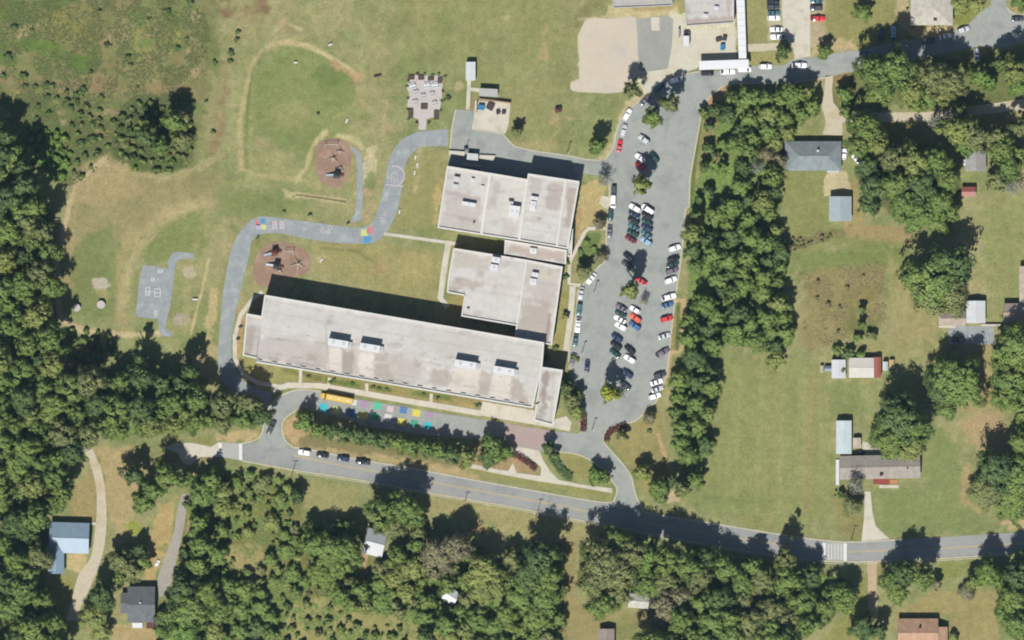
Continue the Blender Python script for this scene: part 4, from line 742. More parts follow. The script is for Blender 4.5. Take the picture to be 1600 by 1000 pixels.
# ================================================================ HOUSES AND SHEDS
def roofmat(name, c, metal=False): return noisy(name, c, .06 if metal else .14, (.4, 2, 5), .45 if metal else .9)
def gable(parent, x0, y0, x1, y1, hw, hr, mat, axis='x', over=.4, wall='house_wall', hip=0, rz=0):
    """gabled or hipped roof on a rectangle (map units), ridge along axis"""
    cx_, cy_ = (x0+x1)/2, (y0+y1)/2; c = W(cx_, cy_); L = abs(x1-x0)*S; D = abs(y1-y0)*S
    m_ = MB(); m_.box((0, 0, hw/2), (L-2*over, D-2*over, hw)); o = m_.out('wall', M[wall], parent); o.location = (c.x, c.y, 0); o.rotation_euler = (0, 0, rz)
    if axis == 'x': vs = [(-L/2, -D/2, hw), (L/2, -D/2, hw), (L/2, D/2, hw), (-L/2, D/2, hw), (-L/2+hip, 0, hr), (L/2-hip, 0, hr)]
    else: vs = [(L/2, -D/2, hw), (L/2, D/2, hw), (-L/2, D/2, hw), (-L/2, -D/2, hw), (0, -D/2+hip, hr), (0, D/2-hip, hr)]
    dn = [(v[0], v[1], v[2]-.15) for v in vs]
    fs = [(0, 1, 5, 4), (2, 3, 4, 5), (1, 2, 5), (3, 0, 4)]
    m_ = MB(); m_.add(vs+dn, fs+[tuple(i+6 for i in f[::-1]) for f in fs]+[(0, 6, 7, 1), (1, 7, 8, 2), (2, 8, 9, 3), (3, 9, 6, 0)])
    r = m_.out('roof', mat, parent); r.location = (c.x, c.y, 0); r.rotation_euler = (0, 0, rz)
    m_ = MB()
    if axis == 'x': m_.box((0, 0, hr+.03), (L-2*hip, .3, .08))
    else: m_.box((0, 0, hr+.03), (.3, D-2*hip, .08))
    k = m_.out('ridge_cap', mat, r)
    return r
def part_box(parent, name, x, y, w, h, z0, z1, mat, rz=0):
    m_ = MB(); p = W(x, y); m_.box((p.x, p.y, (z0+z1)/2), (w*S, h*S, z1-z0), rz); return m_.out(name, M[mat] if isinstance(mat, str) else mat, parent)
def windows_for(parent, x0, y0, x1, y1, over=.4):
    for i in range(3):
        x = x0+(x1-x0)*(i+.5)/3; m_ = MB(); p = W(x, max(y0, y1)); m_.box((p.x, p.y+over-.03, 1.7), (1.2, .1, 1.2)); m_.out('window', M['glass'], parent)
    m_ = MB(); p = W(x0+(x1-x0)*.33, max(y0, y1)); m_.box((p.x+1.6, p.y+over-.03, 1.05), (1.0, .1, 2.1)); m_.out('door', M['wood'], parent)
M['house_wall'] = noisy('pale_siding', (.45, .43, .38), .05, (.5, 3), .8)
M['brick_wall'] = noisy('house_brick', (.25, .12, .08), .1, (.5, 3), .9)
gr_sh = roofmat('grey_shingles', C(148, 158, 160)); dk_sh = roofmat('dark_grey_shingles', C(116, 120, 124)); bl_m = roofmat('pale_blue_metal', C(158, 182, 202), True)
tn_sh = roofmat('taupe_shingles', C(176, 168, 158)); wh_m = roofmat('white_metal_roof', C(226, 230, 232), True); br_sh = roofmat('brown_shingles', C(202, 164, 136)); lb_m = roofmat('pale_grey_blue_metal', C(176, 190, 194), True); rd_m = roofmat('rust_red_metal', C(176, 104, 92), True)
h = thing('house', 'grey hip-roofed house at the end of the pale driveway, right of the tree belt', 'house')
gable(h, 1226, 221, 1314, 267, 3.2, 5.6, gr_sh, hip=5.5); windows_for(h, 1226, 221, 1314, 267)
part_box(h, 'chimney', 1277, 236, 3, 3, 3, 5.9, 'white_metal'); part_box(h, 'porch', 1301, 267.5, 18, 5, 0, 2.6, 'light_grey')
h = thing('shed', 'pale metal gable shed standing below the grey hip-roofed house', 'shed'); gable(h, 1295, 307, 1330, 346, 3.4, 4.4, lb_m, axis='y'); part_box(h, 'door', 1312, 306.5, 12, .6, 0, 2.6, 'light_grey')
h = thing('house', 'small grey house half hidden by trees, above the red shed', 'house'); gable(h, 1508, 236, 1540, 268, 3, 4.8, roofmat('worn_grey_shingles', C(178, 174, 172)), axis='y'); part_box(h, 'porch', 1507, 254, 5, 9, 0, 2.3, 'white_metal'); windows_for(h, 1508, 236, 1540, 268)
h = thing('shed', 'small shed with faded red roof beside the trees', 'shed'); gable(h, 1502, 292, 1524, 307, 2.3, 3.0, rd_m)
h = thing('building', 'broad pale hip-roofed building at the top edge near the road junction', 'building'); gable(h, 1422, -45, 1488, 40, 4, 6.2, roofmat('pale_beige_roof', C(208, 202, 188)), axis='y', hip=7, wall='brick_wall'); part_box(h, 'roof_vent', 1460, 31, 5, 4, 4.3, 5.3, 'dark_metal')
h = thing('house', 'pale blue metal-roofed L-shaped house beside the gravel lane', 'house')
gable(h, 78, 816, 140, 864, 3.2, 5.6, bl_m, rz=-.03); gable(h, 76, 846, 101, 896, 3.1, 4.9, bl_m, axis='y', rz=.0); windows_for(h, 100, 816, 140, 864); part_box(h, 'doorstep', 146, 818, 9, 4, 0, .3, 'concrete')
h = thing('house', 'dark grey shingled house with a white back deck at the end of the grey lane', 'house')
gable(h, 200, 916, 243, 972, 3.2, 5.6, dk_sh); gable(h, 189, 926, 206, 958, 2.9, 4.2, dk_sh); part_box(h, 'deck', 215, 977, 16, 8, 0, 1.0, 'white_metal'); part_box(h, 'deck', 236, 977, 14, 10, 0, .9, 'wood'); part_box(h, 'vent', 220, 941, 3, 2, 5.3, 5.9, 'white_metal'); windows_for(h, 200, 916, 243, 972)
h = thing('house', 'small house with grey and white roof in the woods above the red dirt strip', 'house'); gable(h, 570, 827, 602, 868, 3, 5.2, roofmat('bright_grey_roof', C(196, 202, 206), True), rz=-.25)
h = thing('shed', 'small white-roofed shed in a clearing among the lower woods', 'shed'); gable(h, 694, 920, 716, 942, 2.6, 3.6, wh_m, rz=-.6); part_box(h, 'lean_to', 690, 922, 4, 22, 0, 1.8, 'white_metal')
h = thing('shed', 'weathered pale shed half covered by the big olive tree', 'shed'); gable(h, 982, 928, 1014, 950, 2.6, 3.6, roofmat('weathered_pale_roof', C(212, 210, 200)), rz=-.1)
h = thing('shed', 'brown-grey roofed shed at the bottom edge below the mown strip', 'shed'); gable(h, 935, 982, 960, 1030, 3.0, 3.9, roofmat('brown_grey_roof', C(164, 150, 144)), axis='y')
h = thing('house', 'brown-roofed house with dark patches at the bottom edge, right of the dirt driveway', 'house')
gable(h, 1402, 966, 1465, 1010, 3.1, 5.4, br_sh, wall='brick_wall'); gable(h, 1450, 979, 1480, 1020, 2.9, 4.4, br_sh, axis='y', wall='brick_wall'); part_box(h, 'chimney', 1436, 982, 3, 3, 4, 6.1, 'brick_wall'); windows_for(h, 1402, 966, 1465, 1010)
h = thing('house', 'long taupe-roofed ranch house with red patio above the lower driveway', 'house')
gable(h, 1311, 711, 1437, 748, 3.0, 4.7, tn_sh, wall='brick_wall', rz=.02); windows_for(h, 1312, 711, 1437, 748)
part_box(h, 'side_deck', 1308.5, 738, 5, 40, 0, .7, 'white_metal'); part_box(h, 'patio', 1377, 752, 26, 9, 0, .25, noisy('red_patio', C(160, 84, 64), .15, (.5, 2), .9)); part_box(h, 'patio', 1396, 753, 14, 7, 0, .2, noisy('orange_patio', C(206, 150, 104), .1, (.5, 2), .9)); part_box(h, 'front_step', 1389, 760, 30, 5, 0, .3, 'concrete'); part_box(h, 'chimney', 1376, 742, 5, 3, 3, 5.2, 'brown')
part_box(h, 'vent', 1417, 731, 2.5, 2.5, 4.2, 5.0, 'dark_metal')
h = thing('mobile_home', 'white box trailer standing upright in the photo at the left end of the ranch house', 'trailer'); gable(h, 1306, 657, 1330, 709, 3.3, 3.7, roofmat('pale_blue_white_metal', C(212, 226, 228), True), axis='y', over=.1)
h = thing('shed', 'small cream shed tucked between the white trailer and the ranch house', 'shed'); gable(h, 1332, 684, 1345, 700, 2.2, 2.8, roofmat('cream_roof', C(212, 200, 184)), axis='y')
sheet('patio_slab', [(1348, 690), (1384, 696), (1384, 710), (1348, 712)], .05, M['concrete'])
h = thing('garage', 'bright white-roofed garage above the grey parking pad', 'garage'); gable(h, 1509, 470, 1539, 505, 3.0, 3.9, wh_m, axis='y', over=.2)
h = thing('house', 'beige-roofed house end under the big grey-olive tree, beside the white garage', 'house'); gable(h, 1468, 486, 1508, 509, 3, 4.4, roofmat('beige_shingles', C(190, 176, 160))); part_box(h, 'porch', 1474, 501, 14, 14, 0, 2.5, 'white_metal'); part_box(h, 'step', 1480, 510.6, 28, 3, 0, .4, 'concrete')
h = thing('house', 'beige house at the right edge beside the grey parking pad', 'house'); gable(h, 1567, 474, 1610, 503, 3, 4.6, roofmat('pinkish_beige_shingles', C(188, 168, 156))); gable(h, 1592, 416, 1625, 474, 3, 4.6, roofmat('pale_beige_shingles', C(202, 188, 170)), axis='y')
o = part_box(None, 'low_wall', 1548.5, 508, 31, 3, 0, 1.2, 'concrete'); tag(o, 'pale low wall between the white garage and the beige house', 'wall')
for (x0, y0, x1, y1, hh, mt, nm, lb, cat) in ((1299, 562, 1321, 591, 2.7, wh_m, 'shed', 'white square shed, left of the two big sheds in the sheds row', 'shed'), (1326, 559, 1365, 590, 3.0, roofmat('cream_white_metal', C(226, 222, 212), True), 'shed', 'wide white shed in the middle of the sheds row', 'shed'), (1365.5, 558, 1376, 590, 2.8, rd_m, 'lean_to_shed', 'rust-red roofed lean-to against the wide white shed', 'shed'), (1379, 565, 1387, 579, 2.2, wh_m, 'shed', 'narrow white shed between the rust-red lean-to and the tan box', 'shed'), (1389, 562, 1397, 576, 1.6, roofmat('tan_roof', C(212, 186, 130)), 'storage_box', 'tan storage box at the right end of the sheds row', 'box'), (1288, 572, 1299, 580, 1.8, roofmat('blue_grey_metal', C(150, 162, 186), True), 'storage_box', 'blue-grey storage box at the left end of the sheds row', 'box'), (1281, 571, 1287, 582, 1.3, roofmat('sand_roof', C(206, 200, 170)), 'storage_box', 'small sand-coloured box leftmost in the sheds row', 'box')):
    h = thing(nm, lb, cat, group='row of sheds in the meadow'); gable(h, x0, y0, x1, y1, hh, hh+.5, mt, axis='y' if (y1-y0) > (x1-x0) else 'x', over=.08)
h = thing('storage_container', 'long white container at the end of the thin concrete path above the school', 'container'); gable(h, 728, 97, 743, 126, 2.7, 2.85, wh_m, axis='y', over=.05); part_box(h, 'door', 735, 126.4, 9, .5, 0, 2.3, 'light_grey')
h = thing('storage_shed', 'low pale flat-roofed store just above the bin yard', 'shed'); part_box(h, 'wall', 763, 145, 27, 11, 0, 2.6, 'light_grey', -.06); part_box(h, 'roof', 763, 145, 29, 12.5, 2.6, 2.8, noisy('pale_flat_roof', C(196, 196, 192), .08, (.6, 3), .8), -.06)
o = part_box(None, 'screen_wall', 773, 158, 50, 1.6, 0, 1.9, 'school_wall', -.13); tag(o, 'low dark screen wall along the top of the bin yard', 'wall')
o = part_box(None, 'screen_wall', 744.8, 168, 1.4, 16, 0, 1.9, 'school_wall', -.05); tag(o, 'short screen wall closing the left side of the bin yard', 'wall')
def skip(x, y, w, h, ht, mat, label, rz=0, grp=None, cat='dumpster'):
    t = thing('dumpster', label, cat, tuple(W(x, y)), rz, grp); m_ = MB(); w, h = w*S, h*S
    m_.add([(-w/2*.9, -h/2*.85, .15), (w/2*.9, -h/2*.85, .15), (w/2*.9, h/2*.85, .15), (-w/2*.9, h/2*.85, .15), (-w/2, -h/2, ht), (w/2, -h/2, ht), (w/2, h/2, ht*1.1), (-w/2, h/2, ht*1.1)], [(3, 2, 1, 0), (4, 5, 6, 7), (0, 1, 5, 4), (1, 2, 6, 5), (2, 3, 7, 6), (3, 0, 4, 7)]); m_.out('bin', M[mat], t)
    for s in (-1, 1):
        m_ = MB(); m_.box((s*w*.25, 0, ht*1.08), (w*.46, h*.96, .06)); m_.out('lid', M['dark_metal'] if mat not in ('blue_bin',) else M['blue_bin'], t)
        m_ = MB(); m_.box((s*w*.52, 0, ht*.6), (.1, h*.6, .15)); m_.out('lifting_bar', M['grey_metal'], t)
skip(752, 168, 10, 8, 1.4, 'blue_bin', 'bright blue dumpster inside the bin yard', -.1, 'dumpsters in the bin yard')
skip(766, 167, 11, 10, 1.3, 'brown', 'red-brown open dumpster right of the blue one in the bin yard', -.5, 'dumpsters in the bin yard')
skip(778, 176, 5, 6, 1.3, 'brown', 'small dark brown dumpster, lower left of the pair at the right of the bin yard', .4, 'dumpsters in the bin yard')
skip(787, 176, 6, 5, 1.2, 'brown', 'small dark brown dumpster nearest the right edge of the bin yard', .1, 'dumpsters in the bin yard')
skip(1129, 74, 7, 9, 1.3, 'blue_bin', 'blue dumpster in the yard left of the covered walkway', 0)
skip(1123, 62, 9, 6, 1.0, 'brown', 'rusty brown skip heaped beside the upper blue dumpster', .3); skip(1132, 60, 7, 7, 1.2, 'brown', 'rusty brown skip between the walkway and its twin', 1.4)
for (x, y, w, h, lb) in ((1061, 52, 2.2, 14, 'tall narrow dark rack left of the white box truck'),): 
    o = part_box(None, 'storage_rack', x, y, w, h, 0, 1.8, 'grey_metal'); tag(o, lb, 'rack')
# garden planters
for (x, y, w, h, lb) in g([(225, 320, 46, 34, 'first'), (305, 322, 46, 34, 'second'), (385, 332, 46, 26, 'third'), (460, 345, 34, 44, 'fourth')]) and [(225, 320, 46, 34, 'first'), (305, 322, 46, 34, 'second'), (385, 332, 46, 26, 'third'), (460, 345, 34, 44, 'fourth')]:
    p = W(*g([(x, y)])[0]); t = thing('planter_bed', f'{lb} timber planter from the left along the top of the garden paving', 'planter', tuple(p), 0, 'timber planters of the school garden')
    for (dx, dy, ww, hh, dz) in ((0, 1, w, 4, 0), (0, -1, w, 4, 0), (1, 0, 4, h, .005), (-1, 0, 4, h, .005)):
        m_ = MB(); m_.box((dx*w/2/5.263*S, dy*h/2/5.263*S, .3), (ww/5.263*S, hh/5.263*S, .6+dz)); m_.out('plank', M['wood'], t)
    m_ = MB(); m_.box((0, 0, .25), (w/5.263*S*.9, h/5.263*S*.9, .5)); m_.out('soil', M['soil'], t)
for (x, y, w, h, lb) in ((220, 615, 34, 70, 'upright timber planter at the lower left of the garden paving'), (430, 630, 34, 70, 'upright timber planter at the lower right of the garden paving'), (330, 560, 50, 40, 'timber planter alone in the middle of the garden paving')):
    p = W(*g([(x, y)])[0]); t = thing('planter_bed', lb, 'planter', tuple(p), 0, 'timber planters of the school garden')
    for (dx, dy, ww, hh, dz) in ((0, 1, w, 5, 0), (0, -1, w, 5, 0), (1, 0, 5, h, .005), (-1, 0, 5, h, .005)):
        m_ = MB(); m_.box((dx*w/2/5.263*S, dy*h/2/5.263*S, .3), (ww/5.263*S, hh/5.263*S, .6+dz)); m_.out('plank', M['wood'], t)
    m_ = MB(); m_.box((0, 0, .25), (w/5.263*S*.9, h/5.263*S*.9, .5)); m_.out('soil', M['soil'], t)

def garden_table(x, y, label, m='pad', sc=1.0):
    p = W(*g([(x, y)])[0]); t = thing('picnic_table', label, 'table', tuple(p), random.uniform(0, .3), 'tables on the garden paving')
    m_ = MB(); m_.box((0, 0, .78), (1.9*sc, .8*sc, .08)); m_.out('tabletop', M[m], t)
    for s_ in (-1, 1):
        m_ = MB(); m_.box((0, s_*.75*sc, .45), (1.9*sc, .3*sc, .06)); m_.out('bench_seat', M[m], t)
        m_ = MB(); m_.box((s_*.6*sc, 0, .38), (.1, 1.2*sc, .76)); m_.out('leg', M['wood'], t)
for (x, y, lb) in [(235, 392, 'white picnic table at the upper left of the garden paving'), (355, 385, 'white picnic table at the upper middle of the garden paving'), (420, 385, 'white picnic table at the upper right of the garden paving')]: garden_table(x, y, lb, 'white_metal', 1.3)
for (x, y, lb) in [(260, 440, 'pale picnic table at the left of the garden paving'), (395, 455, 'pale picnic table at the right of the garden paving'), (320, 470, 'pale picnic table just above the lone middle planter'), (255, 520, 'pale picnic table left of the lone middle planter'), (415, 530, 'pale picnic table right of the lone middle planter')]: garden_table(x, y, lb, 'light_grey')

# ================================================================ PLAYGROUND
blue_s = noisy('pale_blue_plastic', C(190, 206, 214), .05, (1,), .4); beige_s = noisy('beige_plastic', C(222, 206, 184), .05, (1,), .5)
def play_tower(x, y, label, rz=0, roofm='dark_metal', slidem=None):
    t = thing('play_structure', label, 'play structure', tuple(W(x, y)), rz)
    for sx in (-1, 1):
        for sy in (-1, 1):
            m_ = MB(); m_.tube((sx*.9, sy*.9, 0), (sx*.9, sy*.9, 2.9), .07); m_.out('post', M['grey_metal'], t)
    m_ = MB(); m_.box((0, 0, 1.5), (2, 2, .12)); m_.out('deck', M['brown'], t)
    m_ = MB(); m_.add([(-1.2, -1.2, 2.8), (1.2, -1.2, 2.8), (1.2, 1.2, 2.8), (-1.2, 1.2, 2.8), (0, 0, 3.7)], [(0, 1, 4), (1, 2, 4), (2, 3, 4), (3, 0, 4), (3, 2, 1, 0)]); m_.out('roof', M[roofm], t)
    m_ = MB(); m_.add([(-1.0, -.45, 1.5), (-1.0, .45, 1.5), (-4.2, .45, .25), (-4.2, -.45, .25), (-1.0, -.45, 1.4), (-1.0, .45, 1.4), (-4.2, .45, .15), (-4.2, -.45, .15)], [(0, 3, 2, 1), (4, 5, 6, 7), (0, 4, 7, 3), (1, 2, 6, 5)])
    for s in (-.45, .45): m_.add([(-1, s-.04, 1.8), (-1, s+.04, 1.8), (-4.2, s+.04, .5), (-4.2, s-.04, .5), (-1, s-.04, 1.4), (-1, s+.04, 1.4), (-4.2, s+.04, .15), (-4.2, s-.04, .15)], [(0, 3, 2, 1), (0, 4, 7, 3), (1, 2, 6, 5), (4, 5, 6, 7)])
    m_.out('slide', slidem or blue_s, t)
    m_ = MB(); m_.box((1.9, 0, .75), (1.6, .9, .1)); m_.box((2.6, 0, .4), (.5, .9, .1)); m_.out('steps', M['brown'], t)
    m_ = MB(); m_.box((0, 1.0, 2.0), (1.8, .06, .8)); m_.box((0, -1.0, 2.0), (1.8, .06, .8)); m_.out('guard_panel', beige_s, t)
    return t
def climber(x, y, label, rz=0, arms=4, L=2.4):
    t = thing('climbing_frame', label, 'climbing frame', tuple(W(x, y)), rz)
    for i in range(arms):
        a = math.pi*2*i/arms+.4; m_ = MB(); m_.tube((0, 0, 1.6), (math.cos(a)*L, math.sin(a)*L, .1), .14, .14); m_.tube((math.cos(a)*L, math.sin(a)*L, 0), (math.cos(a)*L, math.sin(a)*L, .8), .12); m_.out('arm', beige_s, t)
    m_ = MB(); m_.tube((0, 0, 0), (0, 0, 1.8), .25, .2); m_.out('hub', M['white_metal'], t)
def swing(x, y, label, rz=0, n=3):
    t = thing('swing_set', label, 'swings', tuple(W(x, y)), rz); L = 1.6*n
    for s in (-1, 1):
        for q_ in (-1, 1):
            m_ = MB(); m_.tube((s*L/2, 0, 2.4), (s*L/2, q_*1.1, 0), .07); m_.out('leg', M['white_metal'], t)
    m_ = MB(); m_.tube((-L/2, 0, 2.4), (L/2, 0, 2.4), .08); m_.out('crossbar', M['white_metal'], t)
    for i in range(n):
        xx = -L/2+L*(i+.5)/n; m_ = MB(); m_.box((xx, 0, .5), (.5, .2, .05)); m_.tube((xx-.25, 0, .5), (xx-.25, 0, 2.4), .015, n=4); m_.tube((xx+.25, 0, .5), (xx+.25, 0, 2.4), .015, n=4); m_.out('swing_seat', M['black_rubber'], t)
play_tower(526, 274, 'play tower with long pale slide at the bottom of the upper mulch bed', 0, 'dark_metal')
climber(521, 248, 'pale climbing frame in the middle of the upper mulch bed', .2, 5, 1.8); climber(531, 237, 'pale climbing frame near the top right of the upper mulch bed', 1.1, 4, 1.6)
swing(518, 226, 'swing set across the top of the upper mulch bed', .05, 3); climber(532, 262, 'small pale climbing frame at the right edge of the upper mulch bed', .8, 3, 1.2)
play_tower(429, 395, 'play tower with slide at the top left of the lower mulch bed', .25, 'brown'); play_tower(432, 416, 'dark-roofed play tower with slide in the middle of the lower mulch bed', -.15, 'dark_metal', M['white_metal'])
climber(466, 413, 'pale crossed climbing frame at the right of the lower mulch bed', .4, 5, 2.8); climber(437, 423, 'small pale climbing frame below the lower play towers', 1, 3, 1.3)
swing(452, 393, 'swing set near the top of the lower mulch bed', 0, 2)
def round_table(x, y, r, label, mat=None):
    t = thing('round_table', label, 'table', tuple(W(x, y)), 0, 'round tables on the lawn'); m_ = MB(); m_.tube((0, 0, 1.3), (0, 0, 1.5), r, r, 20); m_.out('tabletop', mat or M['concrete'], t)
    m_ = MB(); m_.tube((0, 0, 0), (0, 0, 1.3), .35, .3, 12); m_.out('pedestal', M['concrete'], t)
round_table(120, 481, 1.5, 'pale round tabletop, left of the pair on the far left lawn', M['pad']); round_table(158, 476, 1.6, 'pale round tabletop, right of the pair on the far left lawn', M['pad'])
def bench(x, y, label, rz=0, L=2.0, mat='white_metal', grp='benches around the school grounds'):
    t = thing('bench', label, 'bench', tuple(W(x, y)), rz, grp); m_ = MB(); m_.box((0, 0, .45), (L, .5, .07)); m_.out('seat', M[mat], t)
    m_ = MB(); m_.box((0, .28, .75), (L, .06, .45)); m_.out('backrest', M[mat], t)
    for s in (-1, 1): m_ = MB(); m_.box((s*L*.4, 0, .21), (.1, .45, .42)); m_.out('leg', M['grey_metal'], t)
def pavilion(x, y, w, d_, label, rz=0, mat='brown', ht=2.6):
    t = thing('small_shelter', label, 'shelter', tuple(W(x, y)), rz); w *= S; d_ *= S
    m_ = MB(); m_.add([(-w/2, -d_/2, ht), (w/2, -d_/2, ht), (w/2, d_/2, ht), (-w/2, d_/2, ht), (0, 0, ht+.8)], [(0, 1, 4), (1, 2, 4), (2, 3, 4), (3, 0, 4), (3, 2, 1, 0)]); m_.out('roof', M[mat], t)
    for sx in (-1, 1):
        for sy in (-1, 1): m_ = MB(); m_.tube((sx*w*.42, sy*d_*.42, 0), (sx*w*.42, sy*d_*.42, ht), .08); m_.out('post', M['wood'], t)
pavilion(872, 172, 10, 8, 'small dark brown shelter alone on the lawn above the service yard', .2, 'wood', 1.6)
bench(305, 468, 'pale bench beside the thin tan path on the left lawn', 0, 2); bench(542, 189, 'pale bench at the right side of the ball field', 1.2, 1.8); bench(497, 178, 'small dark bench inside the ball field', 0, 1.2, 'dark_metal'); bench(590, 119, 'dark bench right of the ball field loop', .2, 3, 'dark_metal'); bench(516, 70, 'pale bench just outside the top of the running loop', .4, 1.8); bench(462, 98, 'pale bench inside the top of the running loop', 0, 1.4); bench(502, 407, 'pale bench right of the lower mulch bed', 1, 1.6); bench(376, 511, 'dark bench at the left end wall of the long wing, upper one', .2, 1.6, 'dark_metal'); bench(372, 530, 'dark bench at the left end wall of the long wing, lower one', .2, 1.6, 'dark_metal')
bench(403, 371, 'dark bench at the inside corner of the school path', 1, 1.6, 'dark_metal'); bench(544, 349, 'dark bench where the narrow path meets the wide one', .5, 1.4, 'dark_metal'); bench(484, 336, 'dark bench above the wide path below the ball field', .2, 1.6, 'dark_metal')
for (x, y, lb) in ((649, 246, 'first'), (652, 258, 'second'), (648, 270, 'third'), (624, 331, 'fourth')): bench(x, y, f'{lb} pale bench from the top along the right side of the school path', 1.4, 1.7)
# backstop fence
t = thing('rail_fence', 'low timber rail fence below the upper mulch bed', 'fence')
fp = smooth([(462, 306), (500, 311), (539, 317)], 4)
for a_, b3 in zip(fp, fp[1:]):
    A, B = W(*a_), W(*b3); m_ = MB(); m_.tube((A.x, A.y, .8), (B.x, B.y, .8), .07, n=5); m_.tube((A.x, A.y, .45), (B.x, B.y, .45), .07, n=5); m_.out('rail', beige_s, t)
for a_ in fp: A = W(*a_); m_ = MB(); m_.box((A.x, A.y, .5), (.15, .15, 1.0)); m_.out('post', M['wood'], t)
# lamp posts and utility poles
def pole(x, y, label, H=9, arm=2.2, rz=0, kind='utility_pole'):
    t = thing(kind, label, 'pole', tuple(W(x, y)), rz, 'poles along the roads and lot'); m_ = MB(); m_.tube((0, 0, 0), (0, 0, H), .16, .10, 8); m_.out('pole', M['wood' if kind == 'utility_pole' else 'grey_metal'], t)
    m_ = MB(); m_.box((0, 0, H-.7), (arm, .14, .16)); m_.out('crossarm', M['wood' if kind == 'utility_pole' else 'grey_metal'], t)
    if kind == 'utility_pole':
        for s in (-1, 1): m_ = MB(); m_.tube((s*arm*.45, 0, H-.6), (s*arm*.45, 0, H-.35), .06); m_.out('insulator', M['light_grey'], t)
    else:
        m_ = MB(); m_.box((arm*.5, 0, H-.7), (.7, .35, .14)); m_.out('lamp_head', M['light_grey'], t)
pole(838, 805, 'utility pole below the main road at its middle', 9); pole(455, 745, 'utility pole below the main road near the loop entrance', 9); pole(727, 782, 'utility pole below the main road under the hedge row', 5); pole(1330, 843, 'utility pole by the house driveway on the main road', 8)
pole(928, 457, 'lamp post in the lot aisle beside the middle island tree', 7, .9, 0, 'lamp_post'); pole(909, 552, 'lamp post at the left side of the lot near the annex', 7, .9, 0, 'lamp_post'); pole(925, 672, 'lamp post at the bottom mouth of the parking lot', 7, .9, 0, 'lamp_post'); pole(886, 240, 'lamp post on the lawn edge of the service yard', 7, .9, 0, 'lamp_post'); pole(727, 236, 'lamp post in the service yard before the dock', 6, .9, 1, 'lamp_post')

# ================================================================ VEHICLES
PAINT = {'white': (.78, .78, .78), 'silver': (.42, .44, .46), 'grey': (.16, .17, .18), 'black': (.015, .016, .018), 'dark blue': (.02, .035, .075), 'dark green': (.015, .045, .04), 'teal': (.05, .12, .14), 'red': (.50, .03, .035), 'dark red': (.16, .02, .025), 'blue': (.05, .11, .24), 'dark grey': (.05, .053, .06), 'purple-grey': (.13, .11, .14), 'beige': (.45, .40, .33), 'orange-red': (.62, .10, .05), 'light blue': (.22, .34, .46)}
def carpaint(n, c):
    m, nt, b_ = newmat(n+'_car_paint'); nt.links.new(scalecol(nt, tuple(c), mrange(nt, nz(nt, 2.0).outputs[0], .3, .7, .94, 1.04)), b_.inputs['Base Color'])
    b_.inputs['Roughness'].default_value = .35; b_.inputs['Coat Weight'].default_value = .5; b_.inputs['Coat Roughness'].default_value = .08; return m
CP = {k: carpaint(k, v) for k, v in PAINT.items()}
def loft(mb, st, mi=0):
    """st: list of (x, halfwidth, z0, z1, crown)"""
    rings = []
    for (x, w, z0, z1, cr) in st:
        rings.append([(x, -w*.9, z0), (x, -w, z0+(z1-z0)*.3), (x, -w*.98, z1-(z1-z0)*.15), (x, -w*cr, z1), (x, w*cr, z1), (x, w*.98, z1-(z1-z0)*.15), (x, w, z0+(z1-z0)*.3), (x, w*.9, z0)])
    vs = [v for r in rings for v in r]; n = 8; fs = []
    for i in range(len(rings)-1):
        for j in range(n): fs.append((i*n+j, i*n+(j+1) % n, (i+1)*n+(j+1) % n, (i+1)*n+j))
    fs.append(tuple(range(n))); fs.append(tuple((len(rings)-1)*n+j for j in range(n-1, -1, -1)))
    mb.add(vs, fs, mi)
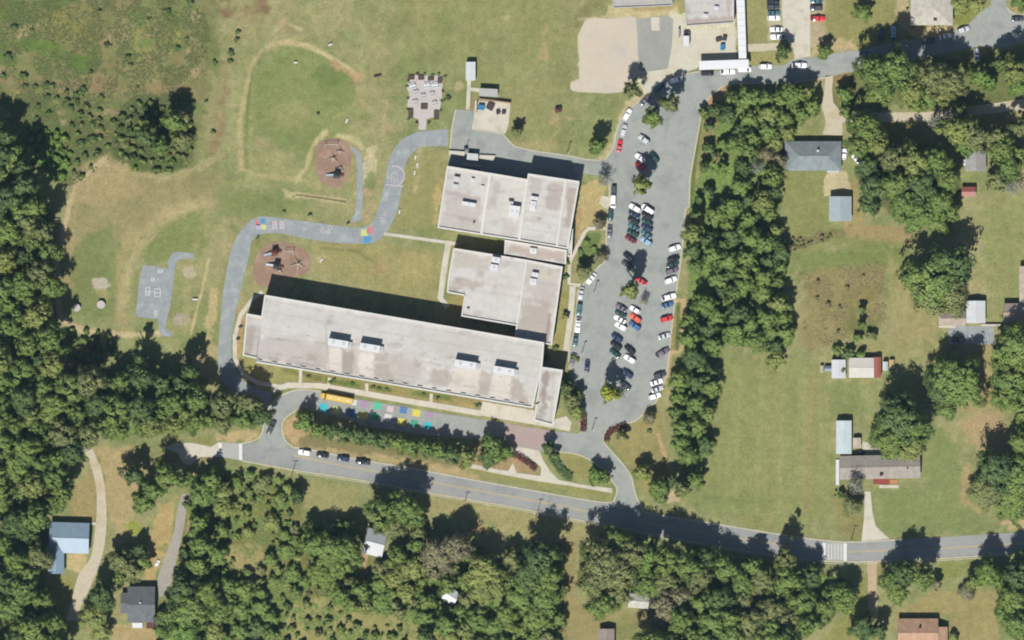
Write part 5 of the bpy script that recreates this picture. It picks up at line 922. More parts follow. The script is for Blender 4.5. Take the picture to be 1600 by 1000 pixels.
def car_proto(kind):
    L, Wd = {'sedan': (4.8, 1.85), 'hatchback': (4.3, 1.8), 'suv': (4.8, 1.95), 'pickup': (5.7, 2.0), 'van': (5.2, 2.0)}[kind]
    h = L/2; w = Wd/2; t = bpy.data.objects.new(kind, None); link(t); t['category'] = 'car'
    bt, rt = {'sedan': (.92, 1.42), 'hatchback': (.98, 1.5), 'suv': (1.12, 1.78), 'pickup': (1.12, 1.8), 'van': (1.1, 1.95)}[kind]
    m_ = MB()
    loft(m_, [(h, w*.72, .35, bt*.68, .7), (h-.15, w*.86, .28, bt*.82, .8), (h-.6, w*.97, .25, bt*.93, .84), (h*.4, w, .25, bt, .88), (-h*.5, w, .25, bt, .88), (-h+.5, w*.97, .25, bt*(.97 if kind != 'pickup' else .8), .86), (-h+.12, w*.88, .3, bt*.9, .8), (-h, w*.76, .38, bt*.7, .74)])
    m_.out('body', CP['white'], t, True)
    cab = {'sedan': (h*.34, h*.02, -h*.38, -h*.72), 'hatchback': (h*.36, h*.04, -h*.7, -h*.9), 'suv': (h*.36, h*.1, -h*.78, -h*.93), 'pickup': (h*.34, h*.12, -h*.22, -h*.3), 'van': (h*.66, h*.36, -h*.88, -h*.96)}[kind]
    g_ = MB(); a, b_, c, d_ = cab; wt = w*.74
    g_.add([(a, -w*.86, bt-.04), (a, w*.86, bt-.04), (d_, w*.86, bt-.04), (d_, -w*.86, bt-.04), (b_, -wt, rt-.03), (b_, wt, rt-.03), (c, wt, rt-.03), (c, -wt, rt-.03)], [(0, 1, 5, 4), (1, 2, 6, 5), (2, 3, 7, 6), (3, 0, 4, 7), (4, 5, 6, 7)]); g_.out('windows', M['glass'], t)
    r_ = MB(); r_.add([(b_+.06, -wt-.02, rt-.04), (b_+.06, wt+.02, rt-.04), (c-.06, wt+.02, rt-.04), (c-.06, -wt-.02, rt-.04), (b_-.05, -wt+.07, rt+.02), (b_-.05, wt-.07, rt+.02), (c+.08, wt-.07, rt+.02), (c+.08, -wt+.07, rt+.02)], [(0, 1, 5, 4), (1, 2, 6, 5), (2, 3, 7, 6), (3, 0, 4, 7), (4, 5, 6, 7)]); r_.out('roof', CP['white'], t)
    if kind == 'pickup':
        q_ = MB(); q_.box((-h*.62, 0, 1.0), (L*.32, w*1.55, .16)); q_.out('bed', M['dark_metal'], t)
    for s in (-1, 1):
        for x in (h*.62, -h*.6):
            m_ = MB(); m_.tube((x, s*(w-.22), .33), (x, s*(w+.01), .33), .33, .33, 12); m_.out('wheel', M['black_rubber'], t)
        m_ = MB(); m_.box((h-.12, s*w*.62, bt*.64), (.2, .36, .16)); m_.out('headlight', M['chrome'], t)
        m_ = MB(); m_.box((-h+.1, s*w*.66, bt*.68), (.18, .3, .16)); m_.out('taillight', M['tail_red'], t)
        m_ = MB(); m_.box((a-.15, s*(w+.08), bt+.02), (.16, .2, .14)); m_.out('wing_mirror', CP['white'], t)
    return t
PROTO = {k: car_proto(k) for k in ('sedan', 'hatchback', 'suv', 'pickup', 'van')}
used = set()
def car(x, y, ang, colr, kind, label, group):
    """ang: heading in degrees counter-clockwise from the map's right"""
    if kind in used: t = copy_tree(PROTO[kind])
    else: t = PROTO[kind]; used.add(kind)
    p = W(x, y); t.location = (p.x, p.y, .05); t.rotation_euler = (0, 0, math.radians(ang)); t.scale = (1.02, 1.04, 1)
    t['label'] = label; t['group'] = group; t['category'] = 'pickup truck' if kind == 'pickup' else 'car'
    for ch in t.children:
        if ch.name.split('.')[0] in ('body', 'roof', 'wing_mirror'):
            ch.material_slots[0].link = 'OBJECT'; ch.material_slots[0].material = CP[colr]
    t.name = {'sedan': 'sedan', 'hatchback': 'hatchback', 'suv': 'suv', 'pickup': 'pickup_truck', 'van': 'van'}[kind]
    return t
ORD = ['topmost', 'second', 'third', 'fourth', 'fifth', 'sixth', 'seventh', 'eighth', 'ninth', 'tenth', 'eleventh', 'twelfth', 'thirteenth', 'fourteenth', 'fifteenth', 'sixteenth']
def row(cars, where, group):
    for i, (x, y, a, c, k) in enumerate(cars):
        o_ = 'topmost' if i == 0 else ORD[i]+' from the top'
        car(x, y, a, c, k, f'{c} {k} {o_} {where}', group)
row([(959, 299, 268, 'dark grey', 'suv'), (958, 315, 268, 'white', 'van'), (954, 335, 268, 'dark green', 'suv'), (952.5, 362, 268, 'purple-grey', 'sedan'), (924, 435, 232, 'white', 'sedan'), (908, 458, 260, 'silver', 'sedan'), (905, 483, 263, 'teal', 'suv'), (903, 508, 263, 'white', 'pickup'), (899, 532, 264, 'teal', 'sedan'), (895, 562, 70, 'purple-grey', 'suv')], 'along the left kerb of the lot', 'cars along the left kerb of the parking lot')
row([(1030, 137, 42, 'dark blue', 'sedan'), (1008, 157, 42, 'purple-grey', 'sedan'), (980, 179, 60, 'white', 'suv'), (974.5, 204, 74, 'silver', 'suv'), (968, 228, 80, 'red', 'sedan')], 'on the curving upper left kerb', 'cars along the curving kerb above the lot')
row([(1006, 218, 142, 'silver', 'suv'), (1001, 247, 142, 'white', 'suv'), (1001, 260, 145, 'red', 'sedan')], 'in the top island bays, left side', 'cars in the island bays')
car(1022, 246, 125, 'dark green', 'suv', 'dark green suv alone in the top island bays, right side', 'cars in the island bays')
row([(992, 325, 148, 'white', 'suv'), (991, 335, 148, 'dark blue', 'sedan'), (990, 345, 148, 'black', 'suv'), (990, 354.5, 148, 'teal', 'sedan'), (989, 364, 148, 'dark green', 'suv'), (985.5, 374, 148, 'dark red', 'sedan')], 'in the left column below the upper island tree', 'cars in the upper double column')
row([(1012, 327, 145, 'white', 'van'), (1011.5, 337, 145, 'black', 'suv'), (1011, 346.5, 145, 'dark green', 'sedan'), (1010.5, 356, 145, 'dark blue', 'suv'), (1010, 366, 145, 'teal', 'sedan'), (1009.5, 377, 145, 'light blue', 'suv')], 'in the right column below the upper island tree', 'cars in the upper double column')
row([(982, 402, 135, 'black', 'suv'), (980, 414, 145, 'dark grey', 'sedan'), (1002, 439, 150, 'red', 'sedan')], 'beside the middle island tree', 'cars in the island bays')
row([(971, 481, 150, 'purple-grey', 'sedan'), (970, 490, 150, 'dark green', 'sedan'), (968.5, 499, 150, 'white', 'sedan'), (970, 510, 150, 'white', 'suv')], 'in the left column below the golden middle tree', 'cars in the lower double column')
row([(992, 484, 148, 'white', 'hatchback'), (993, 497, 142, 'orange-red', 'suv'), (992, 509, 145, 'blue', 'suv')], 'in the right column below the golden middle tree', 'cars in the lower double column')
row([(964, 528, 140, 'dark blue', 'suv'), (962.5, 540, 140, 'black', 'suv'), (961, 552, 140, 'dark green', 'sedan')], 'in the left column above the lowest island tree', 'cars in the lowest double column')
row([(984, 547, 135, 'black', 'suv'), (984, 561, 148, 'white', 'suv'), (980, 584, 142, 'dark blue', 'suv'), (977, 602, 142, 'dark grey', 'sedan')], 'in the right column above the lowest island tree', 'cars in the lowest double column')
row([(1054, 387.5, 18, 'white', 'suv'), (1052, 405, 22, 'black', 'suv'), (1051, 413, 20, 'dark green', 'sedan'), (1050, 423, 18, 'purple-grey', 'suv'), (1048, 437.5, 20, 'white', 'suv'), (1045, 464, 16, 'white', 'pickup'), (1042.5, 476.5, 16, 'blue', 'sedan'), (1041.5, 498, 16, 'red', 'suv'), (1038, 525, 16, 'silver', 'sedan'), (1035, 551, 30, 'purple-grey', 'pickup'), (1031, 586, 18, 'dark grey', 'suv'), (1026, 597, 18, 'white', 'sedan'), (1027, 608, 18, 'silver', 'sedan'), (1023, 619, 18, 'white', 'suv')], 'along the tree-side edge of the lot', 'cars along the right edge of the parking lot')
car(917.5, 572, 86, 'dark blue', 'sedan', 'dark blue sedan driving in the left aisle beside the annex', 'cars driving in the parking lot')
for i, (x, y, c, k, lb) in enumerate([(476, 707, 'white', 'suv', 'white suv first in the queue on the main road by the loop mouth'), (504, 711, 'black', 'sedan', 'black sedan second in the queue on the main road'), (536, 716.5, 'dark blue', 'suv', 'blue-grey suv third in the queue on the main road'), (567, 721.5, 'black', 'pickup', 'black pickup last in the queue on the main road')]):
    car(x, y, 171, c, k, lb, 'cars queuing on the main road below the hedge row')
car(424, 668, 244, 'dark grey', 'pickup', 'dark pickup alone on the entrance loop', 'cars on the entrance loop')
car(1208, 2, 0, 'black', 'suv', 'black suv at the top edge, left side of the upper lot', 'cars in the upper lot'); car(1208, 11, 0, 'dark grey', 'suv', 'dark grey suv second from the top edge, left side of the upper lot', 'cars in the upper lot')
car(1209, 20.5, 0, 'teal', 'sedan', 'teal sedan third from the top, left side of the upper lot', 'cars in the upper lot'); car(1209, 28, 0, 'white', 'suv', 'white suv fourth from the top, left side of the upper lot', 'cars in the upper lot')
car(1213, 46, 180, 'white', 'sedan', 'white sedan fifth from the top, left side of the upper lot', 'cars in the upper lot'); car(1215.5, 57.5, 180, 'white', 'pickup', 'white pickup lowest on the left side of the upper lot', 'cars in the upper lot')
car(1275.5, 1, 180, 'teal', 'sedan', 'teal sedan at the top edge, right side of the upper lot', 'cars in the upper lot'); car(1275, 12.5, 180, 'dark grey', 'suv', 'dark grey suv above the red pickup in the upper lot', 'cars in the upper lot'); car(1277.5, 29, 0, 'red', 'pickup', 'bright red pickup on the right side of the upper lot', 'cars in the upper lot')
for (x, y, a, c, k, lb) in [(1056, 125, 18, 'white', 'van', 'white van on the upper road bend left of the canopy'), (1105, 114.5, 0, 'black', 'suv', 'black suv below the left end of the white canopy'), (1137, 112, 0, 'white', 'pickup', 'white pickup below the middle of the white canopy'), (1163, 108.5, 0, 'white', 'van', 'white van at the right end of the white canopy'), (1196, 104, 0, 'white', 'suv', 'white suv on the upper road right of the canopy'), (1249, 102, 0, 'white', 'pickup', 'white pickup at the mouth of the upper lot'), (1352, 85, 5, 'blue', 'sedan', 'blue sedan half under the tree shade on the upper road'), (1451, 63, 5, 'dark grey', 'suv', 'dark grey suv on the upper road between two tree shades'), (1477, 57, 14, 'white', 'sedan', 'white sedan on the upper road left of the silver one'), (1505, 46.5, 18, 'silver', 'suv', 'silver suv on the upper road near the wide junction'), (1590, 29.5, 3, 'dark grey', 'sedan', 'dark sedan alone at the right of the wide junction'), (1526, 86, 95, 'white', 'sedan', 'white sedan parked among trees below the wide junction'), (1396, 52, 92, 'light blue', 'pickup', 'light blue pickup in the tree shade left of the beige building'), (1377, 55, 80, 'dark blue', 'sedan', 'dark blue sedan deep in the tree shade left of the blue pickup')]:
    car(x, y, a, c, k, lb, 'cars along the upper road')
car(1319, 241, 85, 'white', 'hatchback', 'white hatchback right of the grey hip-roofed house', 'cars parked at houses'); car(1337, 247, 130, 'white', 'sedan', 'white sedan at the tree edge right of the grey hip-roofed house', 'cars parked at houses'); car(1497, 530, 0, 'black', 'suv', 'black suv on the grey pad below the white garage', 'cars parked at houses')
car(246, 880, 60, 'white', 'hatchback', 'white hatchback on the tan yard left of the grey lane', 'cars parked at houses').scale = (.6, .7, .8)
car(1344, 707, 0, 'black', 'sedan', 'black sedan between the white trailer and the ranch house', 'cars parked at houses').scale = (.8, .8, .9)
# box truck
t = thing('box_truck', 'white box truck in the pale yard left of the covered walkway', 'truck', tuple(W(1072, 62)), math.pi/2)
for nm, c, s_, m in (('cargo_box', (-.6, 0, 1.9), (4.0, 2.3, 2.6), 'white_metal'), ('cab', (2.1, 0, 1.1), (1.3, 2.1, 1.5), 'white_metal'), ('windscreen', (2.2, 0, 1.75), (1.0, 1.8, .5), 'glass'), ('chassis', (0, 0, .5), (5.2, 1.6, .2), 'dark_metal')):
    m_ = MB(); m_.box(c, s_); m_.out(nm, M[m], t)
for x in (1.9, -1.8):
    for s in (-1, 1): m_ = MB(); m_.tube((x, s*.85, .42), (x, s*1.12, .42), .42, .42, 12); m_.out('wheel', M['black_rubber'], t)
# school bus
yel = noisy('bus_yellow', C(246, 202, 84), .03, (.5, 2), .45); yroof = noisy('bus_roof_yellow', C(250, 218, 120), .03, (.5, 2), .45)
t = thing('school_bus', 'yellow school bus parked on the bus lane beside the painted squares', 'bus', tuple(W(527, 622.5)), math.radians(180-11))
m_ = MB(); loft(m_, [(-6.2, 1.2, .6, 2.9, .8), (-6.0, 1.25, .5, 3.0, .82), (4.2, 1.25, .5, 3.0, .82), (4.4, 1.2, .5, 2.9, .8)]); m_.out('body', yel, t)
m_ = MB(); m_.box((-.9, 0, 3.04), (10.2, 1.7, .08)); m_.out('roof', yroof, t)
m_ = MB(); loft(m_, [(4.4, 1.1, .5, 1.7, .85), (6.3, 1.0, .5, 1.5, .8), (6.6, .9, .6, 1.2, .8)]); m_.out('bonnet', yel, t)
m_ = MB(); m_.add([(4.42, -1.05, 1.75), (4.42, 1.05, 1.75), (4.42, 1.0, 2.75), (4.42, -1.0, 2.75), (4.95, -1.0, 1.72), (4.95, 1.0, 1.72)], [(4, 5, 2, 3), (4, 3, 0), (5, 1, 2)]); m_.out('windscreen', M['glass'], t)
for x in (-4.3, -.8, 2.6): m_ = MB(); m_.box((x, 0, 3.12), (.7, .7, .1)); m_.out('roof_hatch', M['white_metal'], t)
for i in range(10):
    for s in (-1, 1): m_ = MB(); m_.box((-5.4+i*.98, s*1.245, 2.15), (.8, .06, .7)); m_.out('window', M['glass'], t)
for x in (4.9, -3.6):
    for s in (-1, 1): m_ = MB(); m_.tube((x, s*.95, .5), (x, s*1.27, .5), .5, .5, 14); m_.out('wheel', M['black_rubber'], t)
for s in (-1, 1): m_ = MB(); m_.box((0, s*1.262, 1.45), (10, .03, .12)); m_.out('side_stripe', M['dark_metal'], t)
for s in (-1, 1): m_ = MB(); m_.box((6.5, s*.7, 1.0), (.14, .3, .25)); m_.out('headlight', M['chrome'], t)
psq(bus_lane, 553.5, 629, 8, 9, 'white', z=.072)

# ================================================================ VEGETATION
def crown_mesh(name, seed, nclump=46, per=62, flat=.8, leaf=.075, open_=0.0, spread=1.0, mat='G', csz=1.0):
    r = np.random.RandomState(seed); cs = []
    lob = [(r.uniform(0, 2*math.pi), r.uniform(.08, .22), k) for k in (2, 3, 5)]
    for i in range(nclump):
        th = r.uniform(0, 2*math.pi); u = r.uniform(-.35, 1.0); rr = (1-open_*r.rand())*(r.uniform(.35, .9) if csz < .9 else r.uniform(.45, .82))
        s = math.sqrt(max(0, 1-u*u)); out_ = 1+sum(a*math.sin(k*th+p) for p, a, k in lob)
        cs.append((math.cos(th)*s*rr*out_*spread, math.sin(th)*s*rr*out_*spread, u*rr*flat, r.uniform(.17, .32)*csz, r.rand(), r.rand()))
    V = []; T = []
    for (cx_, cy_, cz, cr, t1_, t2_) in cs:
        n = max(8, int(per*(cr/.24)**2)); dirs = r.normal(size=(n, 3)); dirs[:, 2] = np.abs(dirs[:, 2])*np.where(r.rand(n) < .8, 1, -1); dirs /= np.linalg.norm(dirs, axis=1)[:, None]
        P = np.array([cx_, cy_, cz])+dirs*cr*np.array([1, 1, .8])*r.uniform(.45, 1.2, (n, 1))
        N = dirs*.75+np.array([cx_, cy_, cz*.8])*1.0+r.normal(size=(n, 3))*.25; N /= np.linalg.norm(N, axis=1)[:, None]
        A = np.cross(N, r.normal(size=(n, 3))); A /= np.linalg.norm(A, axis=1)[:, None]; B = np.cross(N, A)
        sz = leaf*r.uniform(.6, 1.3, (n, 1)); A *= sz; B *= sz*r.uniform(.6, 1, (n, 1))
        V.append(np.stack([P-A-B*.6, P+A*.8-B, P+A+B*.7, P-A*.7+B], 1).reshape(-1, 3))
        tt = np.clip(t1_*.6+r.rand(n)*.4, 0, 1); T.append(np.repeat(np.stack([tt, np.full(n, t2_), np.zeros(n)], 1), 4, 0))
    V = np.concatenate(V); T = np.concatenate(T); F = np.arange(len(V)).reshape(-1, 4)
    o = np_mesh(name, V, F, T, attr='tint', mat=LEAF[mat]); me = o.data; bpy.data.objects.remove(o); return me
CR = {'big': [crown_mesh('crown', 100+i, 190, 88, .9, .046, csz=.62) for i in range(6)],
      'mid': [crown_mesh('crown', 200+i, 84, 72, .95, .066, csz=.74) for i in range(6)],
      'small': [crown_mesh('crown', 300+i, 20, 44, .8, .13) for i in range(5)],
      'open': [crown_mesh('crown', 400+i, 60, 30, .8, .06, .35, 1.05) for i in range(3)],
      'bare': [crown_mesh('crown', 500+i, 46, 16, .8, .045, .3) for i in range(2)]}
def trunk_mesh(seed, limbs=6):
    r = random.Random(seed); m_ = MB(); m_.tube((0, 0, 0), (.02, .02, .5), .055, .04, 7); m_.tube((.02, .02, .5), (0, .03, .85), .04, .02, 6)
    for i in range(limbs):
        a = i*2.4+r.random(); z = .3+.07*i; m_.tube((0, 0, z), (math.cos(a)*.28, math.sin(a)*.28, z+.22), .022, .009, 5)
    o = m_.out('trunk', M['bark']); me = o.data; bpy.data.objects.remove(o); return me
TR = [trunk_mesh(i) for i in range(4)]
PLANTS = []
def tree(x, y, r, cls='G', kind=None, h=None, label=None, group=None):
    """x, y, r in map units (r = crown radius)"""
    R = r*S
    kind = kind or ('big' if r > 19 else 'mid' if r > 10.5 else 'small')
    H = h or (R*1.25+3.2 if R > 2.3 else R*1.7+.9)
    H *= random.uniform(.93, 1.1)*1.32
    p = W(x, y); t = bpy.data.objects.new('tree', None); link(t); t.location = (p.x, p.y, 0); t.rotation_euler = (0, 0, random.uniform(0, 6.28)); t.empty_display_size = .5
    vz = min(R*(1.55 if R > 4.3 else 1.55+(4.3-R)*.4), H*.5)
    c = bpy.data.objects.new('crown', random.choice(CR[kind])); link(c); c.parent = t; c.scale = (R*random.uniform(.98, 1.12), R*random.uniform(.98, 1.12), vz); c.location = (0, 0, H-vz*.85)
    c.material_slots[0].link = 'OBJECT'; c.material_slots[0].material = LEAF[cls]
    k = bpy.data.objects.new('trunk', random.choice(TR)); link(k); k.parent = t; s = H/1.0; k.scale = (s*.7, s*.7, s*.85)
    t['category'] = 'tree'; PLANTS.append((t, x, y, r, cls, 'tree', label)); return t
def shrub(x, y, r, cls='D', label=None, nm='shrub', sx=1, sy=1, rz=0, h=None):
    R = r*S; p = W(x, y); t = bpy.data.objects.new(nm, random.choice(CR['small'])); link(t)
    hh = h or R*.9; t.location = (p.x, p.y, hh*.3); t.rotation_euler = (0, 0, rz or random.uniform(0, 6.28)); t.scale = (R*1.1*sx, R*1.1*sy, hh)
    t.material_slots[0].link = 'OBJECT'; t.material_slots[0].material = LEAF[cls]; t['category'] = 'shrub'
    PLANTS.append((t, x, y, r, cls, nm, label)); return t
def hedge(pts, w, cls, label, h=1.3):
    t = thing('hedge', label, 'hedge'); r = np.random.RandomState(int(pts[0][0])); V = []; T = []
    sp = smooth(pts, 4)
    for a_, b3 in zip(sp, sp[1:]):
        A, B = W(*a_), W(*b3); L = (B-A).length; n = int(L*w*S*26); dr = (B-A).normalized(); nr = Vector((-dr.y, dr.x, 0))
        for _ in range(n):
            q_ = A+dr*r.uniform(0, L)+nr*r.uniform(-.5, .5)*w*S+Vector((0, 0, h*r.uniform(.25, 1)**.5+r.normal()*.06))
            N = Vector(r.normal(size=3))*.6+Vector((0, 0, 1)); N.normalize(); X = N.orthogonal().normalized()*r.uniform(.1, .2); Y = N.cross(X)
            V += [q_-X-Y, q_+X-Y, q_+X+Y, q_-X+Y]; tt = r.rand(); T += [(tt, r.rand(), 0)]*4
    V = np.array([tuple(v) for v in V]); o = np_mesh('foliage', V, np.arange(len(V)).reshape(-1, 4), np.array(T), attr='tint', mat=LEAF[cls], parent=t)
    m_ = MB()
    for a_ in sp[::3]: A = W(*a_); m_.tube((A.x, A.y, 0), (A.x, A.y, h*.7), .04, .02, 5)
    m_.out('stem', M['bark'], t)
hedge([(911, 645), (911.5, 660), (911, 674)], 10, 'R', 'dark red hedge at the bottom left corner of the parking lot')
hedge([(948, 690), (950, 678), (962, 670), (978, 664)], 9, 'R', 'curved dark red hedge on the island right of the drive')
hedge([(800, 708), (818, 718), (838, 734)], 9, 'R', 'curved dark red hedge in the front walk triangle')
hedge([(862, 712), (872, 728), (884, 742), (894, 746)], 13, 'D', 'thick green hedge between the front walk and the school drive')

